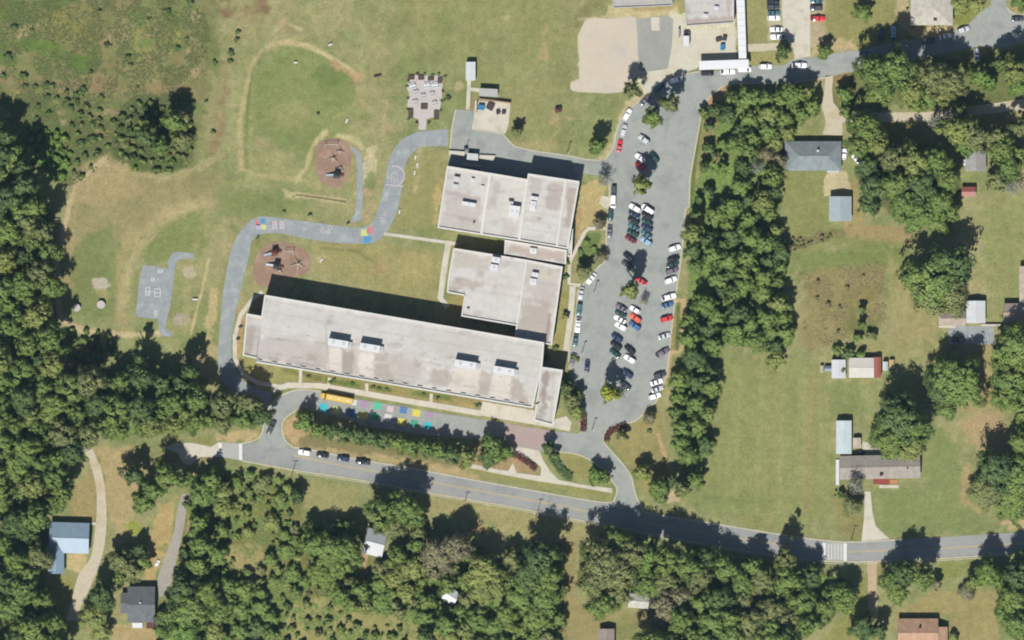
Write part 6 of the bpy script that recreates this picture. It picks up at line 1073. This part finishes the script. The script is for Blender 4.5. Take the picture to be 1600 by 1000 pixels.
# single trees first: (x, y, r, class [, kind, height])
EXPL = [
 # parking lot islands and school edge
 (1019, 184, 16, 'G', None, 12), (1046, 162, 15, 'O', None, 12.5), (1001, 289, 16, 'Y', None, 11.5), (984, 453, 16, 'Y', None, 14.5), (953, 613, 16, 'A', None, 10), (1006, 470, 9, 'B', 'bare', 4),
 (970, 615, 9, 'B', 'bare', 3.5), (932, 228, 14, 'G', None, 9), (986, 142, 13, 'O', None, 10.5), (808, 206, 11, 'O', None, 5), (943, 280, 14, 'S', 'bare', 6), (936, 350, 12, 'B', 'open', 4), (940, 402, 12, 'B', 'open', 4), (912, 424, 14, 'O', None, 5),
 (884, 494, 5.5, 'O', 'small', 2.4), (886, 606, 12, 'D', None, 6), (893, 626, 15, 'O', None, 6.5), (901, 643, 13, 'Y', None, 5.5), (905, 616, 9, 'D', None, 5),
 (972, 682, 10, 'O', None, 4.5), (1014, 652, 12, 'B', 'open', 4.5), (1003, 738, 15, 'Y', None, 7), (1030, 764, 20, 'G', None, 9), (1065, 762, 15, 'O', None, 8), (1048, 750, 12, 'D', None, 7), (930, 742, 14, 'L', None, 6), (944, 744, 11, 'G', None, 6),
 (857, 700, 11, 'D', None, 6), (866, 712, 9, 'D', None, 4), (768, 694, 18, 'G', None, 9), (762, 716, 15, 'D', None, 6), (778, 712, 14, 'G', None, 6), (792, 706, 10, 'L', None, 6),
 # upper right
 (1222, 82, 13, 'D', None, 7), (1287, 82, 12, 'G', None, 6), (1347, 20, 15, 'G', None, 7), (1500, 8, 18, 'Y', None, 5), (1525, 6, 16, 'Y', None, 5), (1590, 4, 14, 'G', None, 6),
 (1362, 112, 30, 'G', None, 17), (1398, 108, 32, 'G', None, 18), (1372, 140, 26, 'G', None, 13), (1420, 140, 24, 'Y', None, 10), (1455, 122, 28, 'O', None, 16), (1484, 130, 24, 'O', None, 17), (1468, 148, 20, 'Y', None, 9), (1528, 122, 18, 'L', None, 12), (1545, 130, 14, 'L', None, 9), (1583, 112, 22, 'Y', None, 15), (1590, 130, 22, 'L', None, 10), (1560, 100, 14, 'D', None, 12), (1320, 148, 14, 'L', None, 6), (1312, 142, 8, 'O', None, 4), (1322, 176, 13, 'G', None, 6), (1450, 156, 16, 'G', None, 7), (1430, 165, 14, 'G', None, 6), (1500, 172, 12, 'G', None, 8),
 (1350, 198, 26, 'G', None, 14), (1340, 225, 22, 'G', None, 11), (1368, 222, 20, 'Y', None, 11), (1395, 246, 24, 'O', None, 12), (1428, 252, 26, 'Y', None, 15), (1462, 252, 26, 'G', None, 16), (1478, 280, 22, 'G', None, 11), (1354, 262, 22, 'D', None, 9), (1366, 292, 24, 'D', None, 11), (1358, 320, 18, 'D', None, 8), (1400, 290, 26, 'G', None, 13), (1436, 290, 26, 'D', None, 12), (1410, 322, 24, 'G', None, 11), (1440, 330, 26, 'G', None, 11), (1468, 318, 24, 'G', None, 10), (1462, 348, 18, 'G', None, 8), (1486, 332, 14, 'G', None, 7), (1425, 348, 16, 'G', None, 6),
 (1458, 188, 16, 'S', 'bare', 11), (1494, 204, 28, 'Y', None, 15), (1522, 214, 26, 'O', None, 14), (1506, 228, 18, 'L', None, 9), (1555, 212, 16, 'O', None, 10), (1562, 232, 22, 'G', None, 12), (1574, 262, 22, 'G', None, 10), (1556, 282, 18, 'O', None, 8), (1582, 290, 20, 'S', 'bare', 6), (1594, 200, 18, 'O', None, 13), (1592, 240, 14, 'G', None, 8),
 (1452, 436, 44, 'G', 'big', 15), (1478, 414, 40, 'D', 'open', 17), (1480, 454, 34, 'O', 'open', 12), (1448, 470, 28, 'O', 'open', 9), (1490, 480, 20, 'O', 'open', 8), (1412, 432, 10, 'D', None, 7),
 (1490, 590, 40, 'G', None, 14), (1470, 606, 30, 'D', None, 11), (1510, 612, 28, 'G', None, 11), (1478, 640, 18, 'G', None, 7), (1404, 650, 38, 'D', None, 15), (1425, 668, 28, 'G', None, 13), (1390, 690, 26, 'G', None, 10), (1420, 698, 24, 'Y', None, 9), (1376, 680, 20, 'G', None, 9),
 (1585, 545, 38, 'G', None, 15), (1578, 590, 32, 'G', None, 12), (1596, 630, 28, 'G', None, 12), (1568, 620, 26, 'G', None, 10), (1598, 690, 24, 'G', None, 11), (1556, 735, 34, 'D', None, 14), (1590, 740, 34, 'G', None, 12), (1540, 768, 28, 'O', None, 9), (1580, 780, 30, 'G', None, 9), (1586, 800, 18, 'G', None, 6),
 (1335, 756, 20, 'S', 'bare', 9), (1330, 790, 18, 'O', 'open', 5), (1312, 772, 7, 'D', None, 3), (1345, 508, 8, 'G', None, 4), (1340, 528, 8, 'G', 'small', 3), (1362, 524, 9, 'O', 'small', 3), (1346, 483, 9, 'D', 'small', 4), (1310, 548, 9, 'G', 'small', 3), (1325, 552, 10, 'D', 'small', 3.5), (1345, 555, 9, 'G', 'small', 3),
 (1316, 578, 5, 'G', 'small', 3),
 # lower right
 (1345, 978, 22, 'D', None, 11), (1372, 985, 14, 'D', None, 9), (1392, 906, 20, 'G', None, 12), (1412, 890, 22, 'D', None, 15), (1438, 902, 20, 'G', None, 15), (1400, 925, 18, 'G', None, 7), (1462, 912, 10, 'B', None, 6), (1540, 892, 22, 'L', None, 12), (1555, 905, 16, 'G', None, 9), (1520, 908, 14, 'Y', None, 7), (1510, 925, 16, 'B', 'open', 4), (1585, 895, 24, 'D', None, 15), (1580, 935, 28, 'G', None, 13), (1592, 975, 28, 'G', None, 14), (1566, 960, 16, 'G', None, 6), (1598, 870, 16, 'G', None, 10), (1490, 995, 8, 'G', None, 3),
 (1226, 872, 20, 'O', None, 13), (1264, 898, 20, 'D', None, 9), (1236, 838, 5, 'D', None, 12),
 # big lower wood
 (938, 872, 34, 'O', None, 17), (968, 890, 34, 'O', None, 16), (930, 905, 26, 'O', None, 12), (966, 926, 22, 'O', None, 9), (992, 862, 24, 'O', None, 16), (1012, 868, 18, 'L', None, 15), (1040, 872, 24, 'G', None, 17), (1070, 880, 24, 'G', None, 17), (1008, 888, 14, 'L', None, 10), (1040, 945, 28, 'B', 'big', 11), (1062, 930, 24, 'B', 'open', 10), (1030, 972, 24, 'B', 'open', 8), (1096, 872, 22, 'D', None, 12),
 # middle wood
 (596, 800, 26, 'G', None, 14), (632, 790, 26, 'G', None, 15), (612, 822, 24, 'O', None, 9), (650, 808, 18, 'G', None, 9), (684, 868, 30, 'B', 'big', 13), (712, 856, 26, 'B', 'big', 14), (694, 890, 16, 'B', 'open', 7), (756, 890, 30, 'Y', None, 14), (754, 922, 24, 'Y', None, 9), (772, 915, 22, 'Y', None, 9), (800, 872, 18, 'O', None, 8), (846, 868, 28, 'D', None, 16), (824, 900, 26, 'D', None, 12), (856, 900, 26, 'G', None, 13), (812, 930, 26, 'G', None, 9), (850, 935, 26, 'G', None, 10), (838, 968, 26, 'G', None, 9), (790, 960, 20, 'G', None, 8), (515, 858, 28, 'G', None, 12), (545, 858, 24, 'G', None, 14), (492, 850, 24, 'G', None, 10), (530, 885, 22, 'G', None, 8), (505, 895, 24, 'G', None, 8), (645, 885, 24, 'Y', None, 10), (620, 902, 22, 'Y', None, 9), (620, 870, 20, 'G', None, 10), (636, 925, 18, 'Y', None, 7), (596, 940, 20, 'G', None, 6), (550, 945, 14, 'G', None, 5), (654, 832, 14, 'O', None, 7), (745, 965, 22, 'G', None, 9), (665, 995, 18, 'D', None, 10), (465, 775, 12, 'D', None, 7),
 # left lane area
 (195, 738, 14, 'B', 'open', 8), (212, 742, 16, 'D', None, 10), (262, 742, 24, 'G', None, 13), (240, 765, 18, 'G', None, 10), (225, 785, 18, 'G', None, 9), (292, 748, 16, 'G', None, 8), (332, 750, 18, 'G', None, 8), (318, 770, 22, 'G', None, 9), (188, 874, 18, 'O', None, 9), (205, 888, 18, 'O', None, 8), (225, 878, 14, 'G', None, 7), (218, 858, 12, 'D', None, 7), (186, 900, 14, 'G', None, 6), (162, 930, 22, 'D', None, 12), (148, 960, 24, 'Y', None, 9), (160, 985, 18, 'Y', None, 6), (286, 920, 26, 'D', None, 12), (300, 950, 28, 'G', None, 12), (270, 955, 18, 'G', None, 9), (290, 985, 24, 'L', None, 8), (268, 995, 16, 'G', None, 6), (325, 925, 22, 'G', None, 11), (345, 955, 22, 'G', None, 8), (310, 880, 18, 'G', None, 10), (318, 850, 18, 'G', None, 11), (312, 815, 18, 'G', None, 10), (290, 862, 10, 'D', None, 6),
 # upper left thicket
 (230, 214, 17, 'D', None, 13), (274, 190, 19, 'G', None, 13), (250, 228, 16, 'G', None, 6), (285, 220, 14, 'O', None, 5), (14, 215, 14, 'D', None, 15), (2, 240, 20, 'D', None, 15), (44, 290, 18, 'D', None, 19), (58, 325, 18, 'G', None, 19), (40, 262, 14, 'D', None, 17), (72, 362, 16, 'O', None, 17), (50, 350, 18, 'O', None, 15),
 (112, 570, 10, 'B', None, 6), (220, 560, 9, 'D', None, 13), (292, 560, 11, 'B', 'open', 7), (300, 580, 14, 'D', None, 13),
 # stragglers in the shrub belt beside the lot
 (1108, 198, 8, 'D', 'small', 4), (1106, 230, 9, 'D', 'small', 4.5), (1102, 262, 10, 'D', 'small', 5), (1106, 300, 11, 'D', 'small', 5), (1092, 312, 8, 'D', 'small', 4), (1120, 245, 9, 'O', 'small', 4), (1100, 178, 9, 'G', 'small', 4), (1130, 225, 10, 'L', 'small', 4), (1128, 262, 10, 'G', 'small', 5),
 (1215, 250, 14, 'B', 'open', 7), (1196, 240, 16, 'B', 'open', 8), (1182, 262, 16, 'S', 'bare', 8), (1205, 572, 9, 'Y', 'small', 3), (1212, 558, 14, 'Y', None, 5),
]
for e in EXPL: tree(e[0], e[1], e[2], e[3], e[4] if len(e) > 4 else None, e[5] if len(e) > 5 else None)
# row of trees between bus lane and main road
n = 13
for i in range(n):
    t_ = i/(n-1); x = 476+(728-476)*t_+random.uniform(-3, 3); y = 660+(708-660)*t_+(3 if i else -2)+random.uniform(-2, 2)
    if i in (0, 1): y += 4*i
    w_ = 'leftmost' if i == 0 else 'rightmost' if i == n-1 else ORD[i]+' from the left'
    tree(x, y+1, 15 if i else 16, 'L' if i == 0 else random.choice('DGGD') if i < n-1 else 'Y', 'mid', 7.6, f'bushy green tree {w_} in the row below the bus lane')
def inpoly(x, y, poly):
    ins = False; n = len(poly)
    for i in range(n):
        a_, b3 = poly[i], poly[(i+1) % n]
        if (a_[1] > y) != (b3[1] > y) and x < (b3[0]-a_[0])*(y-a_[1])/(b3[1]-a_[1])+a_[0]: ins = not ins
    return ins
occ = [(e[0], e[1], e[2]) for e in EXPL]+[(704, 933, 14), (672, 922, 10), (585, 850, 14), (566, 884, 11), (562, 902, 11), (998, 939, 20), (795, 880, 8), (752, 824, 10), (392, 868, 22), (370, 890, 12), (410, 835, 12), (372, 860, 12), (345, 850, 8), (360, 820, 9), (405, 800, 9), (1306, 902, 20), (1288, 912, 14), (1134, 205, 14), (1120, 310, 14), (1128, 240, 10), (1262, 205, 12), (1100, 345, 8), (1180, 300, 8), (1150, 395, 8), (1172, 470, 9), (1205, 350, 7), (1078, 458, 13), (1100, 452, 11), (1080, 432, 8)]
def fill(poly, rmin, rmax, classes, hk=(1.25, 4.2), gap=.78, tries=2600, lim=400, seed=1, fn=None):
    r = random.Random(seed); xs = [p[0] for p in poly]; ys = [p[1] for p in poly]; k = 0
    for i in range(tries):
        x = r.uniform(max(-14, min(xs)), min(1614, max(xs))); y = r.uniform(max(-14, min(ys)), min(1014, max(ys)))
        rr = rmax-(rmax-rmin)*(i/tries)**.5*r.uniform(.7, 1)
        if not inpoly(x, y, poly): continue
        if any((x-o_[0])**2+(y-o_[1])**2 < ((rr+o_[2])*gap)**2 for o_ in occ): continue
        occ.append((x, y, rr)); cl = r.choice(classes)
        if fn: fn(x, y, rr, cl)
        else: tree(x, y, rr, cl, None, rr*S*hk[0]+hk[1]*r.uniform(.45, 1.5))
        k += 1
        if k >= lim: break
fill(WOOD_W, 10, 27, 'GGDGDGOGYG', (1.35, 5.4), .62, 4600, seed=3)
fill(STRIP_E, 9, 20, 'GGGDGGDYG', (1.15, 2.9), .66, 2600, seed=4)
fill(WOOD_S, 11, 27, 'GDGGGGOYO', (1.2, 5.0), .62, 1800, seed=5)
fill(WOOD_M, 8, 19, 'GGGYGO', (1.1, 2.5), .66, 1300, seed=6)
fill([(300, 745), (345, 738), (360, 800), (345, 850), (350, 900), (420, 930), (440, 1000), (250, 1010), (245, 965), (290, 900), (298, 830)], 7, 19, 'GGGDGY', (1.05, 1.4), .68, 900, seed=18)
fill(SCRUB, 5, 15, 'GGGGOYY', (.9, .7), .86, 700, seed=8)
# young shrubs of the lower scrub and the rough meadow
def fs(x, y, rr, cl): shrub(x, y, rr, cl, h=rr*S*1.3)
fill([(440, 925), (500, 922), (560, 945), (630, 965), (690, 990), (690, 1020), (440, 1020)], 2.2, 8.5, 'DDGGO', gap=1.2, tries=400, lim=45, seed=9, fn=fs)
fill([(345, 745), (460, 755), (440, 920), (345, 930)], 2.5, 6, 'DGG', gap=1.0, tries=400, lim=45, seed=10, fn=fs)
fill([(176, 185), (215, 155), (300, 175), (300, 240), (270, 266), (215, 268), (180, 240)], 3, 7, 'GGGOD', gap=.9, tries=500, lim=60, seed=12, fn=fs)
fill([(40, 200), (100, 205), (112, 250), (104, 285), (80, 270), (55, 240)], 4, 8, 'LLG', gap=.9, tries=300, lim=24, seed=13, fn=fs)
fill([(100, 140), (160, 145), (170, 240), (115, 290), (110, 210)], 3, 6, 'GGOD', gap=1.3, tries=300, lim=26, seed=14, fn=fs)
fill([(92, 510), (180, 525), (190, 552), (140, 572), (100, 540)], 4, 8, 'GGD', gap=.9, tries=200, lim=16, seed=15, fn=fs)
fill([(1246, 430), (1380, 410), (1380, 500), (1260, 545)], 2, 4, 'OB', gap=2.2, tries=60, lim=7, seed=16, fn=fs)
fill([(1238, 372), (1300, 362), (1300, 374), (1240, 392)], 2, 3.5, 'OB', gap=.8, tries=100, lim=14, seed=17, fn=fs)
for (x, y, r) in [(23, 42, 5), (50, 47, 3), (13, 88, 6), (37, 119, 6), (40, 134, 4), (55, 135, 4), (72, 133, 5), (82, 134, 5), (74, 152, 5), (89, 153, 4), (60, 167, 5), (58, 185, 4), (105, 160, 6), (120, 148, 5), (130, 139, 5), (168, 71, 5), (200, 90, 5), (204, 101, 3.5), (141, 113, 4), (262, 17, 5), (297, 3, 5), (233, 30, 3), (145, 217, 7), (127, 223, 6), (75, 177, 5), (5, 118, 5), (155, 18, 4), (360, 96, 4), (361, 82, 5), (370, 62, 4), (372, 50, 4), (336, 97, 4), (333, 206, 4), (322, 158, 3), (135, 162, 3), (190, 185, 3), (216, 136, 2.5), (278, 75, 4), (292, 60, 3)]:
    shrub(x, y, r*1.05, 'D', h=r*S*1.1)
for (x, y, r) in [(444, 330, 3), (485, 335, 3), (699, 153, 5), (646, 96+60-30, 0)]:
    if r: shrub(x, y, r, 'D')
for (x, y) in g([(200, 350), (190, 390), (485, 430), (200, 490), (475, 515), (195, 580), (270, 690), (370, 690), (465, 590), (275, 290), (335, 290), (450, 290), (505, 310), (400, 300), (200, 660)]): shrub(x, y, 2.4, random.choice('DR'), nm='flowering_plant')
for (x, y) in ((516, 597), (522, 593), (551, 599), (583, 604), (592, 607), (662, 616), (684, 622), (750, 632), (745, 633), (482, 588), (604, 608)): shrub(x, y, 3, 'D', h=.8)
for (x, y, r) in [(868, 544, 5), (856, 557, 6), (907, 392, 5), (916, 378, 6), (928, 388, 6), (898, 560, 7), (1037, 720, 4), (1015, 673, 4), (885, 410, 5), (884, 432, 5)]: shrub(x, y, r, 'D' if r < 6 else 'G')

# weeds and tufts of the rough ground: one uncountable cover
def tufts(name, label, polys, dens, seed, mat, size=(.10, .30), thr=.47):
    r = np.random.RandomState(seed); V = []; T = []
    for poly in polys:
        x0, x1 = min(p[0] for p in poly), max(p[0] for p in poly); y0, y1 = min(p[1] for p in poly), max(p[1] for p in poly)
        n = int((x1-x0)*(y1-y0)*dens); X = r.uniform(x0, x1, n); Y = r.uniform(y0, y1, n); k = (poly_sd(X, Y, poly) < 0) & (fbm(X, Y, 22, seed) > thr+r.uniform(-.08, .08, n)); X, Y = X[k], Y[k]; n = len(X)
        for c in range(3):
            P = np.stack([(X-800)*S+r.normal(size=n)*.25, (500-Y)*S+r.normal(size=n)*.25, r.uniform(.05, .28, n)], 1)
            N = r.normal(size=(n, 3))*.22+np.array([0, 0, 1]); N /= np.linalg.norm(N, axis=1)[:, None]; A = np.cross(N, r.normal(size=(n, 3))); A /= np.linalg.norm(A, axis=1)[:, None]; B = np.cross(N, A); sz = r.uniform(size[0], size[1], (n, 1)); A = A*sz; B = B*sz*.7
            V.append(np.stack([P-A-B, P+A-B, P+A+B, P-A+B], 1).reshape(-1, 3)); T.append(np.repeat(np.stack([r.rand(n), r.rand(n), np.zeros(n)], 1), 4, 0))
    V = np.concatenate(V); T = np.concatenate(T)
    o = np_mesh(name, V, np.arange(len(V)).reshape(-1, 4), T, attr='tint', mat=mat); o['label'] = label; o['kind'] = 'stuff'
MEAD = [(-20, -20), (310, -20), (330, 60), (315, 150), (300, 260), (240, 272), (175, 250), (110, 292), (40, 260), (-20, 190)]
tufts('rough_meadow_weeds', 'tufts of weeds and brambles over the rough meadow at upper left', [MEAD], .15, 5, LEAF['W'])
tufts('scrub_weeds', 'low green weeds between young trees of the lower scrub', [SCRUB, [(440, 935), (560, 930), (690, 985), (690, 1010), (440, 1010)], WOOD_M], .16, 6, LEAF['G'])
tufts('woodland_undergrowth', 'low green undergrowth showing between the crowns of the woods', [WOOD_W, STRIP_E, WOOD_S, WOOD_M, [(1086, 300), (1130, 175), (1156, 205), (1150, 310), (1076, 335)]], .30, 16, LEAF['G'], (.2, .55), .30)
tufts('fallow_field_weeds', 'brown-green weeds over the fallow patch right of the tree belt', [[(1245, 425), (1382, 408), (1384, 505), (1260, 552)], [(1236, 376), (1330, 352), (1332, 366), (1240, 392)]], .1, 7, LEAF['V'])

# the smallest trees past the three hundred that show largest: one woodland understorey
EXN = len(EXPL)+13
trees = [r_ for r_ in PLANTS if r_[5] == 'tree']
for i, r_ in enumerate(trees): r_[0]['_rank'] = r_[3]+(40 if i < EXN and (r_[3] > 8) else 0)
rest = sorted(trees, key=lambda r_: -r_[0]['_rank'])[296:]
bpy.context.view_layer.update()
cache = {}
def arr(me):
    if me.name not in cache:
        v = np.empty(len(me.vertices)*3, np.float32); me.vertices.foreach_get('co', v); t_ = np.empty(len(me.vertices)*4, np.float32); me.attributes['tint'].data.foreach_get('color', t_); cache[me.name] = (v.reshape(-1, 3), t_.reshape(-1, 4)[:, :3])
    return cache[me.name]
Vs, Ts, Ms = [], [], []; clss = sorted(LEAF)
for r_ in rest:
    t = r_[0]; c = [q_ for q_ in t.children if q_.name.startswith('crown')][0]
    mw = np.array((Matrix.LocRotScale(t.location, t.rotation_euler.to_quaternion(), None) @ Matrix.LocRotScale(c.location, None, c.scale)))
    v, tt = arr(c.data); Vs.append(v @ mw[:3, :3].T+mw[:3, 3]); tt = tt.copy(); tt[:, 1] = np.clip(tt[:, 1]*.6+random.random()*.5, 0, 1); Ts.append(tt); Ms.append(np.full(len(v)//4, clss.index(r_[4])))
    for q_ in list(t.children): bpy.data.objects.remove(q_)
    bpy.data.objects.remove(t)
if rest:
    V = np.concatenate(Vs); o = np_mesh('young_trees', V, np.arange(len(V)).reshape(-1, 4), np.concatenate(Ts), attr='tint')
    for k in clss: o.data.materials.append(LEAF[k])
    o.data.polygons.foreach_set('material_index', np.concatenate(Ms).astype(np.int32)); o['kind'] = 'stuff'; o['label'] = 'smaller trees filling the gaps between the larger crowns of the woods'
    gone = {id(r_) for r_ in rest}; PLANTS = [r_ for r_ in PLANTS if id(r_) not in gone]
    for r_ in PLANTS:
        if '_rank' in r_[0]: del r_[0]['_rank']
print('merged', len(rest), 'quads', sum(len(v) for v in Vs)//4)
# ---------------------------------------------------------------- labels of plants, each from its own look and place
LM = [('the school bus', 527, 622), ('the blue L-shaped house', 108, 855), ('the dark grey house', 220, 945), ('the garden paving', 664, 155), ('the bin yard', 770, 175), ('the ball field', 475, 165), ('the upper mulch bed', 520, 254), ('the lower mulch bed', 440, 410),
      ('the basketball court', 240, 458), ('the crosswalk at left', 360, 705), ('the crosswalk at right', 1304, 862), ('the grey hip-roofed house', 1270, 245), ('the pale metal shed', 1312, 326), ('the red shed', 1513, 300), ('the white garage', 1524, 487), ('the row of sheds', 1340, 575), ('the ranch house', 1374, 730),
      ('the brown-roofed house', 1440, 985), ('the small woods house', 586, 847), ('the clearing shed', 705, 931), ('the weathered pale shed', 998, 939), ('the bottom-edge shed', 948, 990), ('the upper lot', 1240, 40), ('the beige top building', 1455, 10), ('the wide road junction', 1560, 45), ('the long school wing', 615, 550), ('the middle school wing', 790, 455),
      ('the north school wing', 795, 320), ('the parking lot middle', 1010, 430), ('the parking lot top', 1060, 230), ('the parking lot foot', 960, 660), ('the fallow patch', 1320, 480), ('the big mown meadow', 1210, 690), ('the left photo edge middle', 0, 500), ('the bottom left corner', 0, 1000), ('the top left corner', 0, 0), ('the left lawn tables', 140, 480), ('the gravel lane head', 138, 700), ('the grey lane head', 290, 775),
      ('the right photo edge middle', 1600, 560), ('the bottom right corner', 1600, 1000), ('the drive mouth', 985, 790), ('the pale lane at right', 1480, 180), ('the lower scrub', 400, 860), ('the bottom edge middle', 800, 1000), ('the tree belt middle', 1160, 420), ('the tree belt foot', 1085, 680), ('the left wood centre', 200, 630), ('the lower wood centre', 1160, 940)]
keys = {}
for rec in PLANTS:
    t, x, y, r, cls, nm, label = rec
    if label: t['label'] = label; t['group'] = 'trees in the row below the bus lane'; continue
    b_ = min(LM, key=lambda l: (l[1]-x)**2+(l[2]-y)**2); dx, dy = x-b_[1], b_[2]-y; D = math.hypot(dx, dy)
    if D < 8: dr = 'at'
    else:
        a_ = (math.degrees(math.atan2(dy, dx))+360) % 360; dr = ['right of', 'up and right of', 'above', 'up and left of', 'left of', 'down and left of', 'below', 'down and right of'][int((a_+22.5)//45) % 8]
    size = 'tiny' if r < 4 else 'small' if r < 9 else 'mid-sized' if r < 17 else 'large' if r < 28 else 'huge'
    keys.setdefault((size, cls, nm, dr, b_[0]), []).append((D, t))
for (size, cls, nm, dr, lm), lst in keys.items():
    lst.sort(key=lambda q_: q_[0])
    for i, (D, t) in enumerate(lst):
        base = f'{size} {CNAME[cls]} {nm.replace("_", " ")} {dr} {lm}'
        if len(lst) > 1: base += ', ' + ('nearest to it' if i == 0 else f'{["", "second", "third", "fourth", "fifth", "sixth", "seventh", "eighth", "ninth", "tenth", "eleventh", "twelfth", "thirteenth", "fourteenth", "fifteenth", "sixteenth", "seventeenth", "eighteenth", "nineteenth", "twentieth"][min(i, 19)]} nearest')
        t['label'] = base; t['group'] = ('trees of the woods and gardens' if nm == 'tree' else 'shrubs scattered over rough ground' if nm == 'shrub' else 'small plants round the school garden')
        if nm == 'flowering_plant': t['category'] = 'plant'
print('plants', len(PLANTS), 'objects', len(bpy.data.objects))
